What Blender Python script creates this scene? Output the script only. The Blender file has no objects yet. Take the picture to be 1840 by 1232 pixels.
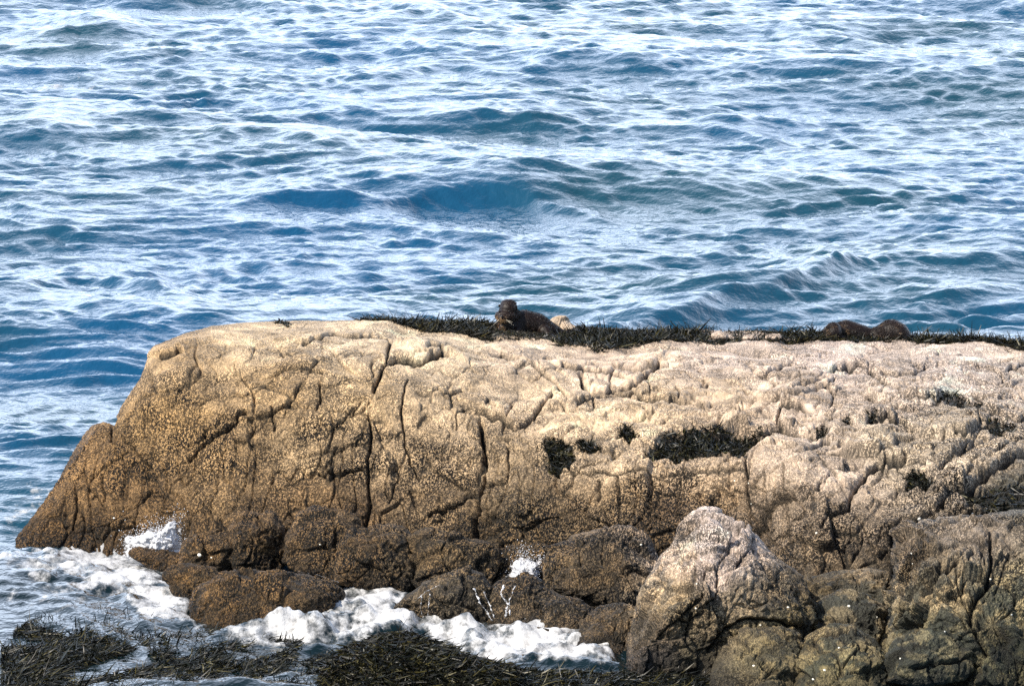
import bpy, math, random
import numpy as np
from mathutils import Vector
from mathutils.bvhtree import BVHTree

random.seed(7)
RNG = np.random.default_rng(7)
S = bpy.context.scene
COL = S.collection
R = math.radians

# ------------------------------------------------------------------ camera
CH = 7.0                       # camera height above the water, metres
PITCH = R(8.5)                 # looking down by 8.5 degrees
F = 10514.0                    # focal length in 1840-px units
cam = bpy.data.cameras.new('camera')
cam.lens = 36.0 * F / 1840.0
cam.sensor_width = 36.0
cam.clip_start = 1.0
cam.clip_end = 12000.0
camo = bpy.data.objects.new('camera', cam)
camo.location = (0, 0, CH)
camo.rotation_euler = (R(90) - PITCH, 0, 0)
COL.objects.link(camo)
S.camera = camo

# ------------------------------------------------------------------ sky, sun, exposure
SUN_EL, SUN_AZ = R(47), math.atan2(-0.80, -0.52)    # sun high, behind the camera on the left
w = bpy.data.worlds.new('World')
S.world = w
w.use_nodes = True
nt = w.node_tree
nt.nodes.clear()
sky = nt.nodes.new('ShaderNodeTexSky')
sky.sky_type = 'NISHITA'
sky.sun_disc = False
sky.sun_elevation = SUN_EL
sky.sun_rotation = SUN_AZ
sky.air_density = 1.0
sky.dust_density = 1.0
bg = nt.nodes.new('ShaderNodeBackground')
bg.inputs['Strength'].default_value = 0.13
# thin pale cloud bank low over the sea, unseen, added to whiten reflections
tc = nt.nodes.new('ShaderNodeTexCoord')
sep = nt.nodes.new('ShaderNodeSeparateXYZ')
nt.links.new(tc.outputs['Generated'], sep.inputs[0])
mr = nt.nodes.new('ShaderNodeMapRange')
mr.interpolation_type = 'SMOOTHSTEP'
mr.inputs['From Min'].default_value = 0.14
mr.inputs['From Max'].default_value = 0.92
mr.inputs['To Min'].default_value = 0.92
mr.inputs['To Max'].default_value = 0.0
nt.links.new(sep.outputs['Z'], mr.inputs['Value'])
mp = nt.nodes.new('ShaderNodeMapping')
mp.inputs['Scale'].default_value = (1.5, 1.5, 5.0)
nt.links.new(tc.outputs['Generated'], mp.inputs[0])
nz = nt.nodes.new('ShaderNodeTexNoise')
nz.inputs['Scale'].default_value = 2.2
nz.inputs['Detail'].default_value = 6
nt.links.new(mp.outputs[0], nz.inputs['Vector'])
mr2 = nt.nodes.new('ShaderNodeMapRange')
mr2.inputs['From Min'].default_value = 0.30
mr2.inputs['From Max'].default_value = 0.58
mr2.inputs['To Min'].default_value = 0.45
nt.links.new(nz.outputs[0], mr2.inputs['Value'])
mul = nt.nodes.new('ShaderNodeMath'); mul.operation = 'MULTIPLY'
nt.links.new(mr.outputs[0], mul.inputs[0]); nt.links.new(mr2.outputs[0], mul.inputs[1])
mx = nt.nodes.new('ShaderNodeMixRGB')
mx.inputs['Color2'].default_value = (12.3, 14.3, 17.6, 1)
side = nt.nodes.new('ShaderNodeMapRange')          # bank kept to the sea side so the rock front stays shaded
side.inputs['From Min'].default_value = -0.1; side.inputs['From Max'].default_value = 0.35
nt.links.new(sep.outputs['Y'], side.inputs['Value'])
mul2 = nt.nodes.new('ShaderNodeMath'); mul2.operation = 'MULTIPLY'
nt.links.new(mul.outputs[0], mul2.inputs[0]); nt.links.new(side.outputs[0], mul2.inputs[1])
nt.links.new(mul2.outputs[0], mx.inputs['Fac'])
nt.links.new(sky.outputs[0], mx.inputs['Color1'])
nt.links.new(mx.outputs[0], bg.inputs['Color'])
out = nt.nodes.new('ShaderNodeOutputWorld')
nt.links.new(bg.outputs[0], out.inputs[0])

sl = bpy.data.lights.new('sun', 'SUN')
sl.energy = 4.6
sl.angle = R(0.5)
sl.color = (1.0, 0.91, 0.77)
so = bpy.data.objects.new('sun', sl)
sv = Vector((math.sin(SUN_AZ) * math.cos(SUN_EL), math.cos(SUN_AZ) * math.cos(SUN_EL), math.sin(SUN_EL)))
so.rotation_euler = sv.to_track_quat('Z', 'Y').to_euler()
so.location = (-20, 10, 30)
COL.objects.link(so)
S.view_settings.view_transform = 'Standard'
S.view_settings.look = 'None'
S.view_settings.exposure = 0.55
S.view_settings.gamma = 1.0
S.render.engine = 'CYCLES'
S.cycles.max_bounces = 5
S.cycles.use_denoising = False

# ------------------------------------------------------------------ helpers
CP, SP = math.cos(PITCH), math.sin(PITCH)
def at(px, py, Y):
    """world point at distance Y on the line through a photo pixel (used for placing things)"""
    px, py, Y = np.broadcast_arrays(np.asarray(px, float), np.asarray(py, float), np.asarray(Y, float))
    a = (px - 920) / F
    b = -(py - 616) / F
    dy = CP + b * SP
    dz = -SP + b * CP
    k = Y / dy
    return np.stack([a * k, Y, CH + dz * k], -1)
def tz(py):
    b = -(py - 616) / F
    return (SP - b * CP) / (CP + b * SP)
def ysea(py, z=0.0):
    return (CH - z) / tz(np.asarray(py, float))
def unproj(P):
    P = np.asarray(P, float)
    v = P - np.array([0, 0, CH])
    d = v[..., 1] * CP - v[..., 2] * SP
    u = v[..., 1] * SP + v[..., 2] * CP
    return 920 + F * v[..., 0] / d, 616 - F * u / d

_perm = np.random.default_rng(3).permutation(256)
_perm = np.concatenate([_perm, _perm, _perm])
_g = np.random.default_rng(4).normal(size=(256, 3)); _g /= np.linalg.norm(_g, axis=1)[:, None]
def pn(P, s=1.0, off=0.0):
    P = np.asarray(P, float) * s + off
    sh = P.shape[:-1]
    P = P.reshape(-1, 3)
    i = np.floor(P).astype(int); f = P - i
    i &= 255
    u = f * f * f * (f * (f * 6 - 15) + 10)
    res = 0
    for dx in (0, 1):
        wx = u[:, 0] if dx else 1 - u[:, 0]
        for dy in (0, 1):
            wy = u[:, 1] if dy else 1 - u[:, 1]
            for dz in (0, 1):
                wz = u[:, 2] if dz else 1 - u[:, 2]
                h = _perm[_perm[_perm[(i[:, 0] + dx)] + i[:, 1] + dy] + i[:, 2] + dz] & 255
                g = _g[h]
                dot = g[:, 0] * (f[:, 0] - dx) + g[:, 1] * (f[:, 1] - dy) + g[:, 2] * (f[:, 2] - dz)
                res = res + wx * wy * wz * dot
    return (res * 1.6).reshape(sh)
def fbm(P, s, o=4, off=0.0, gain=0.5):
    r = 0; a = 1
    for k in range(o):
        r = r + a * pn(P, s * 2.03 ** k, off + 17.3 * k); a *= gain
    return r
def smooth(x, a, b):
    t = np.clip((x - a) / (b - a), 0, 1)
    return t * t * (3 - 2 * t)
def dist_poly(X, Y, pts):
    """distance in px from points to a polyline"""
    d = np.full(X.shape, 1e9)
    for (x0, y0), (x1, y1) in zip(pts[:-1], pts[1:]):
        vx, vy = x1 - x0, y1 - y0
        t = np.clip(((X - x0) * vx + (Y - y0) * vy) / (vx * vx + vy * vy + 1e-9), 0, 1)
        d = np.minimum(d, np.hypot(X - x0 - t * vx, Y - y0 - t * vy))
    return d
def above_poly(X, Y, pts):
    """distance to a polyline, and how far a point counts as above it (0..1, only for lying segments)"""
    d = np.full(X.shape, 1e9); ab = np.zeros(X.shape)
    for (x0, y0), (x1, y1) in zip(pts[:-1], pts[1:]):
        if x1 < x0: x0, y0, x1, y1 = x1, y1, x0, y0
        vx, vy = x1 - x0, y1 - y0; L = math.hypot(vx, vy) + 1e-9
        t = np.clip(((X - x0) * vx + (Y - y0) * vy) / (L * L), 0, 1)
        q = np.hypot(X - x0 - t * vx, Y - y0 - t * vy)
        s_ = (vy * (X - x0) - vx * (Y - y0)) / L          # positive above
        wgt = max(0., (abs(vx) / L - .35) / .65)
        n_ = q < d
        ab = np.where(n_, smooth(s_, -1.0, 2.2) * wgt, ab); d = np.where(n_, q, d)
    return d, ab
def inside(X, Y, poly):
    r = np.zeros(np.shape(X), bool)
    n = len(poly)
    for i in range(n):
        x0, y0 = poly[i]; x1, y1 = poly[(i + 1) % n]
        c = ((y0 > Y) != (y1 > Y)) & (X < (x1 - x0) * (Y - y0) / ((y1 - y0) or 1e-9) + x0)
        r ^= c
    return r
def soft_poly(X, Y, poly, soft):
    d = dist_poly(X, Y, list(poly) + [poly[0]])
    s = np.where(inside(X, Y, poly), d, -d)
    return smooth(s, -soft, soft)
def blocks(P, size, seed, tilt=.5, gap=.02):
    """fractured rock: every Voronoi cell is its own tilted flat facet; returns height and closeness to a joint"""
    sh = P.shape[:-1]; Q = P.reshape(-1, 3) / size
    Q = Q + .22 * np.stack([pn(Q, 1.3, seed), pn(Q, 1.3, seed + 9.), pn(Q, 1.3, seed + 19.)], -1)
    I = np.floor(Q).astype(int)
    rg = np.random.default_rng(int(seed * 10) + 1)
    tab = rg.random((4096, 3)); nrm = rg.normal(size=(4096, 3)); offs = rg.uniform(-1, 1, 4096)
    f1 = np.full(len(Q), 9.); f2 = np.full(len(Q), 9.); h1 = np.zeros(len(Q))
    for a in (-1, 0, 1):
        for b in (-1, 0, 1):
            for c in (-1, 0, 1):
                J = I + np.array([a, b, c])
                k = (J[:, 0] * 73 + J[:, 1] * 179 + J[:, 2] * 283) & 4095
                D = Q - J - tab[k]
                d = np.sqrt((D ** 2).sum(1))
                h = .5 * offs[k] + tilt * (D * nrm[k]).sum(1)
                n1 = d < f1
                f2 = np.where(n1, f1, np.minimum(f2, d)); h1 = np.where(n1, h, h1); f1 = np.where(n1, d, f1)
    e = (f2 - f1) * size
    return (h1 * np.clip(e / gap, 0, 1) ** .6).reshape(sh), e.reshape(sh)
def interp(x, pts):
    a = np.array(pts, float)
    return np.interp(x, a[:, 0], a[:, 1])

def mesh(name, V, Fc, mat=None, parent=None, attrs=None, smooth_=True):
    V = np.asarray(V, np.float32).reshape(-1, 3)
    Fc = np.asarray(Fc, np.int32)
    me = bpy.data.meshes.new(name)
    k = Fc.shape[1]
    me.vertices.add(len(V)); me.vertices.foreach_set('co', V.ravel())
    me.loops.add(Fc.size); me.loops.foreach_set('vertex_index', Fc.ravel())
    me.polygons.add(len(Fc))
    me.polygons.foreach_set('loop_start', np.arange(0, Fc.size, k, dtype=np.int32))
    me.polygons.foreach_set('loop_total', np.full(len(Fc), k, np.int32))
    me.polygons.foreach_set('use_smooth', np.full(len(Fc), smooth_))
    me.update(calc_edges=True)
    if attrs:
        for n, a in attrs.items():
            a = np.asarray(a, np.float32)
            if a.ndim == 1:
                at_ = me.attributes.new(n, 'FLOAT', 'POINT'); at_.data.foreach_set('value', a)
            else:
                if a.shape[1] == 3: a = np.concatenate([a, np.ones((len(a), 1), np.float32)], 1)
                at_ = me.attributes.new(n, 'FLOAT_COLOR', 'POINT'); at_.data.foreach_set('color', a.ravel())
    if mat: me.materials.append(mat)
    o = bpy.data.objects.new(name, me)
    COL.objects.link(o)
    if parent: o.parent = parent
    return o
def tag(o, label=None, cat=None, group=None, kind=None):
    if label: o['label'] = label
    if cat: o['category'] = cat
    if group: o['group'] = group
    if kind: o['kind'] = kind
    return o
def empty(name, loc):
    o = bpy.data.objects.new(name, None); o.location = loc; o.empty_display_size = 0.1
    COL.objects.link(o); return o
def gridf(nr, nc, wrap=False):
    i = np.arange(nr - 1)[:, None] * nc
    if wrap:
        j = np.arange(nc)[None]; j2 = (j + 1) % nc
    else:
        j = np.arange(nc - 1)[None]; j2 = j + 1
    return np.stack([i + j, i + nc + j, i + nc + j2, i + j2], -1).reshape(-1, 4)
def normals(P, wrap=False):
    if wrap:
        du = (np.roll(P, -1, 1) - np.roll(P, 1, 1))
    else:
        du = np.gradient(P, axis=1)
    dv = np.gradient(P, axis=0)
    n = np.cross(du, dv)
    l = np.linalg.norm(n, axis=-1, keepdims=True)
    return n / np.maximum(l, 1e-9)

# ------------------------------------------------------------------ materials
def newmat(name):
    m = bpy.data.materials.new(name); m.use_nodes = True
    n = m.node_tree.nodes; l = m.node_tree.links
    return m, n, l, n['Principled BSDF']
def N(n, t, **kw):
    x = n.new(t)
    for k, v in kw.items():
        if k in x.inputs.keys(): x.inputs[k].default_value = v
        else: setattr(x, k, v)
    return x
def rock_material():
    m, n, l, b = newmat('rock')
    tcn = n.new('ShaderNodeTexCoord')
    col = N(n, 'ShaderNodeAttribute', attribute_name='tint')
    spk = N(n, 'ShaderNodeAttribute', attribute_name='speckle')
    crk = N(n, 'ShaderNodeAttribute', attribute_name='crack')
    # warp so the barnacle cells are irregular
    wn = N(n, 'ShaderNodeTexNoise', Scale=22.0, Detail=3.0)
    l.new(tcn.outputs['Object'], wn.inputs['Vector'])
    wm = N(n, 'ShaderNodeMixRGB', blend_type='ADD'); wm.inputs['Fac'].default_value = 0.035
    msz = N(n, 'ShaderNodeMapping'); msz.inputs['Scale'].default_value = (1.1, .9, .66); msz.inputs['Rotation'].default_value = (0, R(14), 0)
    l.new(tcn.outputs['Object'], msz.inputs[0]); l.new(msz.outputs[0], wm.inputs['Color1']); l.new(wn.outputs['Color'], wm.inputs['Color2'])
    v1 = N(n, 'ShaderNodeTexVoronoi', Scale=80.0); l.new(wm.outputs[0], v1.inputs['Vector'])
    v2 = N(n, 'ShaderNodeTexVoronoi', Scale=125.0); l.new(wm.outputs[0], v2.inputs['Vector'])
    n1 = N(n, 'ShaderNodeTexNoise', Scale=58.0, Detail=4.0, Roughness=0.7); l.new(tcn.outputs['Object'], n1.inputs['Vector'])
    n2 = N(n, 'ShaderNodeTexNoise', Scale=9.0, Detail=6.0, Roughness=0.65); l.new(tcn.outputs['Object'], n2.inputs['Vector'])
    # height = mix of cells and noise
    def math_(op, a, c, d=None):
        x = N(n, 'ShaderNodeMath', operation=op)
        for i, q in enumerate((a, c, d)):
            if q is None: continue
            if isinstance(q, (int, float)): x.inputs[i].default_value = q
            else: l.new(q, x.inputs[i])
        return x.outputs[0]
    h = math_('MULTIPLY_ADD', v1.outputs['Distance'], -0.9, 0.55)
    h = math_('MULTIPLY_ADD', v2.outputs['Distance'], -0.5, h)
    h = math_('MULTIPLY_ADD', n1.outputs[0], 1.3, h)          # ~0.2 .. 1.1
    sm = N(n, 'ShaderNodeMapRange', interpolation_type='SMOOTHSTEP')
    sm.inputs['From Min'].default_value = 0.43; sm.inputs['From Max'].default_value = 0.67
    l.new(h, sm.inputs['Value'])
    # low -> dark gap colour, high -> pale barnacle
    dark = N(n, 'ShaderNodeMixRGB', blend_type='MULTIPLY'); dark.inputs['Fac'].default_value = 1
    dark.inputs['Color2'].default_value = (0.025, 0.02, 0.016, 1)
    l.new(col.outputs['Color'], dark.inputs['Color1'])
    pale = N(n, 'ShaderNodeMixRGB', blend_type='MULTIPLY'); pale.inputs['Fac'].default_value = 1
    pale.inputs['Color2'].default_value = (1.66, 1.63, 1.58, 1)
    l.new(col.outputs['Color'], pale.inputs['Color1'])
    dp = N(n, 'ShaderNodeMixRGB'); l.new(sm.outputs[0], dp.inputs['Fac'])
    l.new(dark.outputs[0], dp.inputs['Color1']); l.new(pale.outputs[0], dp.inputs['Color2'])
    fin = N(n, 'ShaderNodeMixRGB'); l.new(spk.outputs['Fac'], fin.inputs['Fac'])
    l.new(col.outputs['Color'], fin.inputs['Color1']); l.new(dp.outputs[0], fin.inputs['Color2'])
    # broad blotches
    bl = N(n, 'ShaderNodeMapRange'); bl.inputs['From Min'].default_value = 0.3; bl.inputs['From Max'].default_value = 0.7
    bl.inputs['To Min'].default_value = 0.62; bl.inputs['To Max'].default_value = 1.32
    l.new(n2.outputs[0], bl.inputs['Value'])
    m2 = N(n, 'ShaderNodeMixRGB', blend_type='MULTIPLY'); m2.inputs['Fac'].default_value = 1
    l.new(fin.outputs[0], m2.inputs['Color1']); l.new(bl.outputs[0], m2.inputs['Color2'])
    # near-black: crack shade painted into the colour; also hollows and weed mat
    m3 = N(n, 'ShaderNodeMixRGB'); l.new(crk.outputs['Fac'], m3.inputs['Fac'])
    m3.inputs['Color2'].default_value = (0.018, 0.016, 0.012, 1)
    l.new(m2.outputs[0], m3.inputs['Color1'])
    l.new(m3.outputs[0], b.inputs['Base Color'])
    b.inputs['Roughness'].default_value = 0.72
    b.inputs['Specular IOR Level'].default_value = 0.35
    hb = math_('MULTIPLY', h, spk.outputs['Fac'])
    hb = math_('MULTIPLY_ADD', n1.outputs[0], 0.5, hb)
    bp = N(n, 'ShaderNodeBump'); bp.inputs['Strength'].default_value = 1.0; bp.inputs['Distance'].default_value = 0.02
    l.new(hb, bp.inputs['Height']); l.new(bp.outputs[0], b.inputs['Normal'])
    return m
ROCK = rock_material()

def sea_material():
    m, n, l, b = newmat('sea_water')
    tcn = n.new('ShaderNodeTexCoord')
    fo = N(n, 'ShaderNodeAttribute', attribute_name='foam')
    dp = N(n, 'ShaderNodeAttribute', attribute_name='body')
    # foam breaks up into lace at its edges
    fn = N(n, 'ShaderNodeTexNoise', Scale=14.0, Detail=7.0, Roughness=0.68)
    mpn = N(n, 'ShaderNodeMapping'); mpn.inputs['Scale'].default_value = (1, 0.45, 1)
    l.new(tcn.outputs['Object'], mpn.inputs[0]); l.new(mpn.outputs[0], fn.inputs['Vector'])
    ad = N(n, 'ShaderNodeMath', operation='ADD'); l.new(fo.outputs['Fac'], ad.inputs[0]); l.new(fn.outputs[0], ad.inputs[1])
    th = N(n, 'ShaderNodeMapRange', interpolation_type='SMOOTHSTEP')
    th.inputs['From Min'].default_value = 0.84; th.inputs['From Max'].default_value = 1.22
    l.new(ad.outputs[0], th.inputs['Value'])
    l.new(dp.outputs['Color'], b.inputs['Base Color'])
    b.inputs['Roughness'].default_value = 0.03
    b.inputs['IOR'].default_value = 1.333
    # fine ripples
    mp2 = N(n, 'ShaderNodeMapping'); mp2.inputs['Scale'].default_value = (1.0, 1.0, 1.0)
    mp2.inputs['Rotation'].default_value = (0, 0, R(-18))
    l.new(tcn.outputs['Object'], mp2.inputs[0])
    r1 = N(n, 'ShaderNodeTexNoise', Scale=7.0, Detail=3.0, Roughness=0.6); l.new(mp2.outputs[0], r1.inputs['Vector'])
    bp = N(n, 'ShaderNodeBump'); bp.inputs['Strength'].default_value = 1.0; bp.inputs['Distance'].default_value = 0.022
    l.new(r1.outputs[0], bp.inputs['Height']); l.new(bp.outputs[0], b.inputs['Normal'])
    f = N(n, 'ShaderNodeBsdfPrincipled')
    fc = N(n, 'ShaderNodeTexNoise', Scale=7.0, Detail=8.0, Roughness=0.7)
    l.new(mpn.outputs[0], fc.inputs['Vector'])
    cr = N(n, 'ShaderNodeMapRange'); cr.inputs['From Min'].default_value = 0.32; cr.inputs['From Max'].default_value = 0.6
    cr.inputs['To Min'].default_value = 0.16; cr.inputs['To Max'].default_value = 0.66
    l.new(fc.outputs[0], cr.inputs['Value'])
    cc = N(n, 'ShaderNodeCombineColor')
    for i in range(3): l.new(cr.outputs[0], cc.inputs[i])
    l.new(cc.outputs[0], f.inputs['Base Color'])
    f.inputs['Roughness'].default_value = 0.6
    b2 = N(n, 'ShaderNodeBump'); b2.inputs['Distance'].default_value = 0.015
    l.new(fn.outputs[0], b2.inputs['Height']); l.new(b2.outputs[0], f.inputs['Normal'])
    ms = N(n, 'ShaderNodeMixShader')
    l.new(th.outputs[0], ms.inputs[0]); l.new(b.outputs[0], ms.inputs[1]); l.new(f.outputs[0], ms.inputs[2])
    l.new(ms.outputs[0], n['Material Output'].inputs['Surface'])
    return m
SEA = sea_material()

def weed_material():
    m, n, l, b = newmat('seaweed')
    col = N(n, 'ShaderNodeAttribute', attribute_name='tint')
    l.new(col.outputs['Color'], b.inputs['Base Color'])
    b.inputs['Roughness'].default_value = 0.42
    b.inputs['Specular IOR Level'].default_value = 0.3
    return m
WEED = weed_material()
def plain(name, c, rough=0.6, scale=60, amt=0.4, bump=0.003, spec=0.5):
    m, n, l, b = newmat(name)
    tcn = n.new('ShaderNodeTexCoord')
    nz_ = N(n, 'ShaderNodeTexNoise', Scale=float(scale), Detail=4.0); l.new(tcn.outputs['Object'], nz_.inputs['Vector'])
    r = N(n, 'ShaderNodeMapRange'); r.inputs['From Min'].default_value = 0.3; r.inputs['From Max'].default_value = 0.7
    r.inputs['To Min'].default_value = 1 - amt; r.inputs['To Max'].default_value = 1 + amt
    l.new(nz_.outputs[0], r.inputs['Value'])
    mm = N(n, 'ShaderNodeMixRGB', blend_type='MULTIPLY'); mm.inputs['Fac'].default_value = 1
    mm.inputs['Color1'].default_value = (*c, 1); l.new(r.outputs[0], mm.inputs['Color2'])
    l.new(mm.outputs[0], b.inputs['Base Color'])
    b.inputs['Roughness'].default_value = rough
    b.inputs['Specular IOR Level'].default_value = spec
    if bump:
        bp = N(n, 'ShaderNodeBump'); bp.inputs['Distance'].default_value = bump
        l.new(nz_.outputs[0], bp.inputs['Height']); l.new(bp.outputs[0], b.inputs['Normal'])
    return m
FROTH = plain('white_froth', (0.52, 0.53, 0.56), 0.55, 16, 0.40, 0.02)
LACE = plain('broken_froth', (0.62, 0.63, 0.66), 0.55, 16, 0.35, 0.02)
_n = LACE.node_tree.nodes; _l = LACE.node_tree.links
_tc = _n.new('ShaderNodeTexCoord'); _z = N(_n, 'ShaderNodeTexNoise', Scale=34.0, Detail=5.0, Roughness=.7); _l.new(_tc.outputs['Object'], _z.inputs['Vector'])
_m = N(_n, 'ShaderNodeMapRange'); _m.inputs['From Min'].default_value = .55; _m.inputs['From Max'].default_value = .70; _a = N(_n, 'ShaderNodeAttribute', attribute_name='thick'); _s = N(_n, 'ShaderNodeMath', operation='MULTIPLY_ADD'); _s.inputs[1].default_value = .30
_l.new(_a.outputs['Fac'], _s.inputs[0]); _l.new(_z.outputs[0], _s.inputs[2]); _l.new(_s.outputs[0], _m.inputs['Value'])
_l.new(_m.outputs[0], _n['Principled BSDF'].inputs['Alpha'])
SHELL = plain('shell', (0.85, 0.82, 0.72), 0.5, 200, 0.1, 0)

# ------------------------------------------------------------------ rock colour zones (lichen, barnacle and weed bands, plus some painted sun and shade)
ZONES = [  # px, py, (r,g,b), speckle
 (300,640,(.40,.30,.17),.55),(450,600,(.52,.42,.27),.40),(640,610,(.55,.46,.32),.35),(800,640,(.55,.46,.32),.30),
 (950,640,(.56,.47,.35),.28),(1100,660,(.54,.45,.34),.30),(1300,650,(.56,.48,.39),.34),(1500,640,(.58,.50,.42),.40),
 (1700,660,(.56,.49,.41),.45),(1850,700,(.54,.47,.38),.52),(1600,720,(.50,.43,.34),.5),(1450,720,(.50,.42,.32),.35),
 (1300,700,(.44,.36,.25),.32),(1150,740,(.55,.45,.30),.32),(950,700,(.50,.41,.28),.32),(800,720,(.46,.37,.24),.42),
 (650,700,(.43,.33,.19),.55),(480,700,(.38,.28,.15),.65),(300,760,(.31,.215,.10),.68),(150,850,(.24,.155,.068),.78),
 (80,950,(.19,.12,.05),.85),(250,920,(.20,.13,.058),.85),(400,860,(.27,.19,.095),.8),(560,820,(.34,.26,.15),.8),
 (560,900,(.22,.15,.075),.88),(700,820,(.36,.28,.17),.75),(760,920,(.24,.18,.105),.85),(900,820,(.33,.26,.16),.72),
 (950,920,(.20,.155,.09),.88),(1050,770,(.54,.44,.29),.4),(1100,830,(.48,.39,.26),.55),(1120,900,(.28,.21,.12),.82),
 (1280,840,(.46,.37,.25),.55),(1280,900,(.27,.20,.115),.8),(1200,950,(.18,.13,.075),.9),(1400,820,(.44,.37,.28),.42),
 (1400,920,(.32,.26,.18),.62),(1500,850,(.47,.40,.31),.42),(1450,990,(.25,.20,.13),.75),(1600,800,(.46,.40,.29),.62),
 (1700,780,(.47,.41,.30),.7),(1800,800,(.44,.38,.28),.72),(1560,960,(.28,.23,.16),.72),(1640,1000,(.13,.105,.07),.8),
 (1680,900,(.36,.31,.23),.75),(1750,960,(.22,.19,.145),.5),(1830,880,(.10,.10,.075),.8),(1680,1040,(.19,.165,.115),.65),
 (1820,1060,(.17,.155,.10),.75),(1700,1150,(.065,.065,.045),.35),(1830,1180,(.035,.037,.022),.6),(1650,1200,(.05,.05,.034),.4),
 (1520,1090,(.085,.08,.06),.4),(1480,1050,(.07,.06,.04),.7),(1500,1200,(.105,.098,.058),.45),(1360,1170,(.15,.13,.07),.4),
 (1265,940,(.60,.51,.44),.5),(1230,1010,(.52,.44,.37),.62),(1250,970,(.62,.54,.48),.55),(1300,950,(.60,.52,.46),.5),(1200,1070,(.34,.28,.19),.65),(1300,1030,(.48,.41,.34),.5),(1340,990,(.48,.41,.34),.42),(1400,1060,(.15,.125,.085),.7),  # pointed boulder: sunlit top and left, shaded right flank put into the colour
 (1330,1070,(.26,.22,.15),.55),(1220,1090,(.22,.18,.11),.7),(1270,1120,(.20,.165,.10),.6),(1180,1130,(.11,.09,.062),.75),
 (1170,1190,(.07,.062,.055),.6),(1260,1200,(.06,.055,.035),.55),(1430,1110,(.13,.11,.06),.5),
 (450,980,(.155,.105,.052),.9),(600,980,(.165,.115,.06),.9),(800,1000,(.175,.13,.072),.9),(1080,1020,(.14,.105,.06),.9),
 (450,1080,(.16,.105,.048),.88),(330,1040,(.18,.115,.048),.85),(270,1000,(.17,.11,.05),.8),(820,1080,(.15,.125,.085),.75),
 (940,1010,(.19,.135,.07),.85),(960,1090,(.14,.11,.07),.8),(1090,1130,(.12,.09,.052),.85),
]
BZ = {(1250,970),(1300,950),(1200,1070),(1300,1030),(1265,940),(1230,1010),(1340,990),(1400,1060),(1330,1070),(1220,1090),(1270,1120),(1180,1130),(1170,1190),(1260,1200),(1430,1110),(1680,1040),(1750,960)}
MZ = [(1200,930,(.17,.12,.07),.9),(1250,960,(.15,.11,.065),.9),(1330,940,(.26,.20,.13),.8),(1380,1010,(.17,.135,.09),.8),(1450,1040,(.13,.10,.07),.8),
      (1150,990,(.13,.095,.055),.9),(860,960,(.15,.11,.06),.9),(620,930,(.15,.10,.05),.9),(1000,930,(.17,.125,.07),.9)]
ZB = [z for z in ZONES]
ZM = [z for z in ZONES if (z[0], z[1]) not in BZ] + MZ
ZB = [(a, b, c, d) for a, b, c, d in ZB if b > 925 or a > 1600]
def zset(Z):
    C_ = np.array([(*c, d) for a, b, c, d in Z], float)
    C_[:, :3] = np.minimum(C_[:, :3] * np.array([1.27, 1.165, 1.12]), .74)
    fr = np.clip((np.array([a for a, b, c, d in Z]) - 700) / 500, 0, 1)[:, None]
    C_[:, :3] *= 1 + fr * (np.array([.97, .975, 1.0]) - 1)
    return np.array([(a, b) for a, b, c, d in Z], float), C_
ZP = np.array([(a, b) for a, b, c, d in ZONES], float)
ZC = np.array([(*c, d) for a, b, c, d in ZONES], float)
ZC[:, :3] *= np.array([1.20, 1.06, 1.0]); ZC[:, :3] = np.minimum(ZC[:, :3], .74)
def mottle(P, px, py):
    m_ = smooth(px, 1250, 1500) * smooth(py, 960, 1080) + .5 * smooth(py, 880, 1000) * (px < 1250)
    t = smooth(fbm(P, 7.0, 4, 33.0), -.12, .12)
    c = np.array([.38, .44, .45]) + (np.array([1.45, 1.38, 1.15]) - np.array([.38, .44, .45])) * t[..., None]
    return 1 + (c - 1) * np.clip(m_, 0, 1)[..., None]
def zone(px, py, main_=False):
    sh = px.shape
    ZP, ZC = zset(ZM if main_ else ZB)
    x = px.ravel(); y = py.ravel()
    out_ = np.zeros((len(x), 4))
    for s in range(0, len(x), 60000):
        d2 = (x[s:s+60000, None] - ZP[None, :, 0]) ** 2 + ((y[s:s+60000, None] - ZP[None, :, 1]) * 1.35) ** 2
        w_ = 1 / (d2 + 500) ** 1.9
        out_[s:s+60000] = (w_ @ ZC) / w_.sum(1)[:, None]
    return out_.reshape(*sh, 4)

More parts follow.
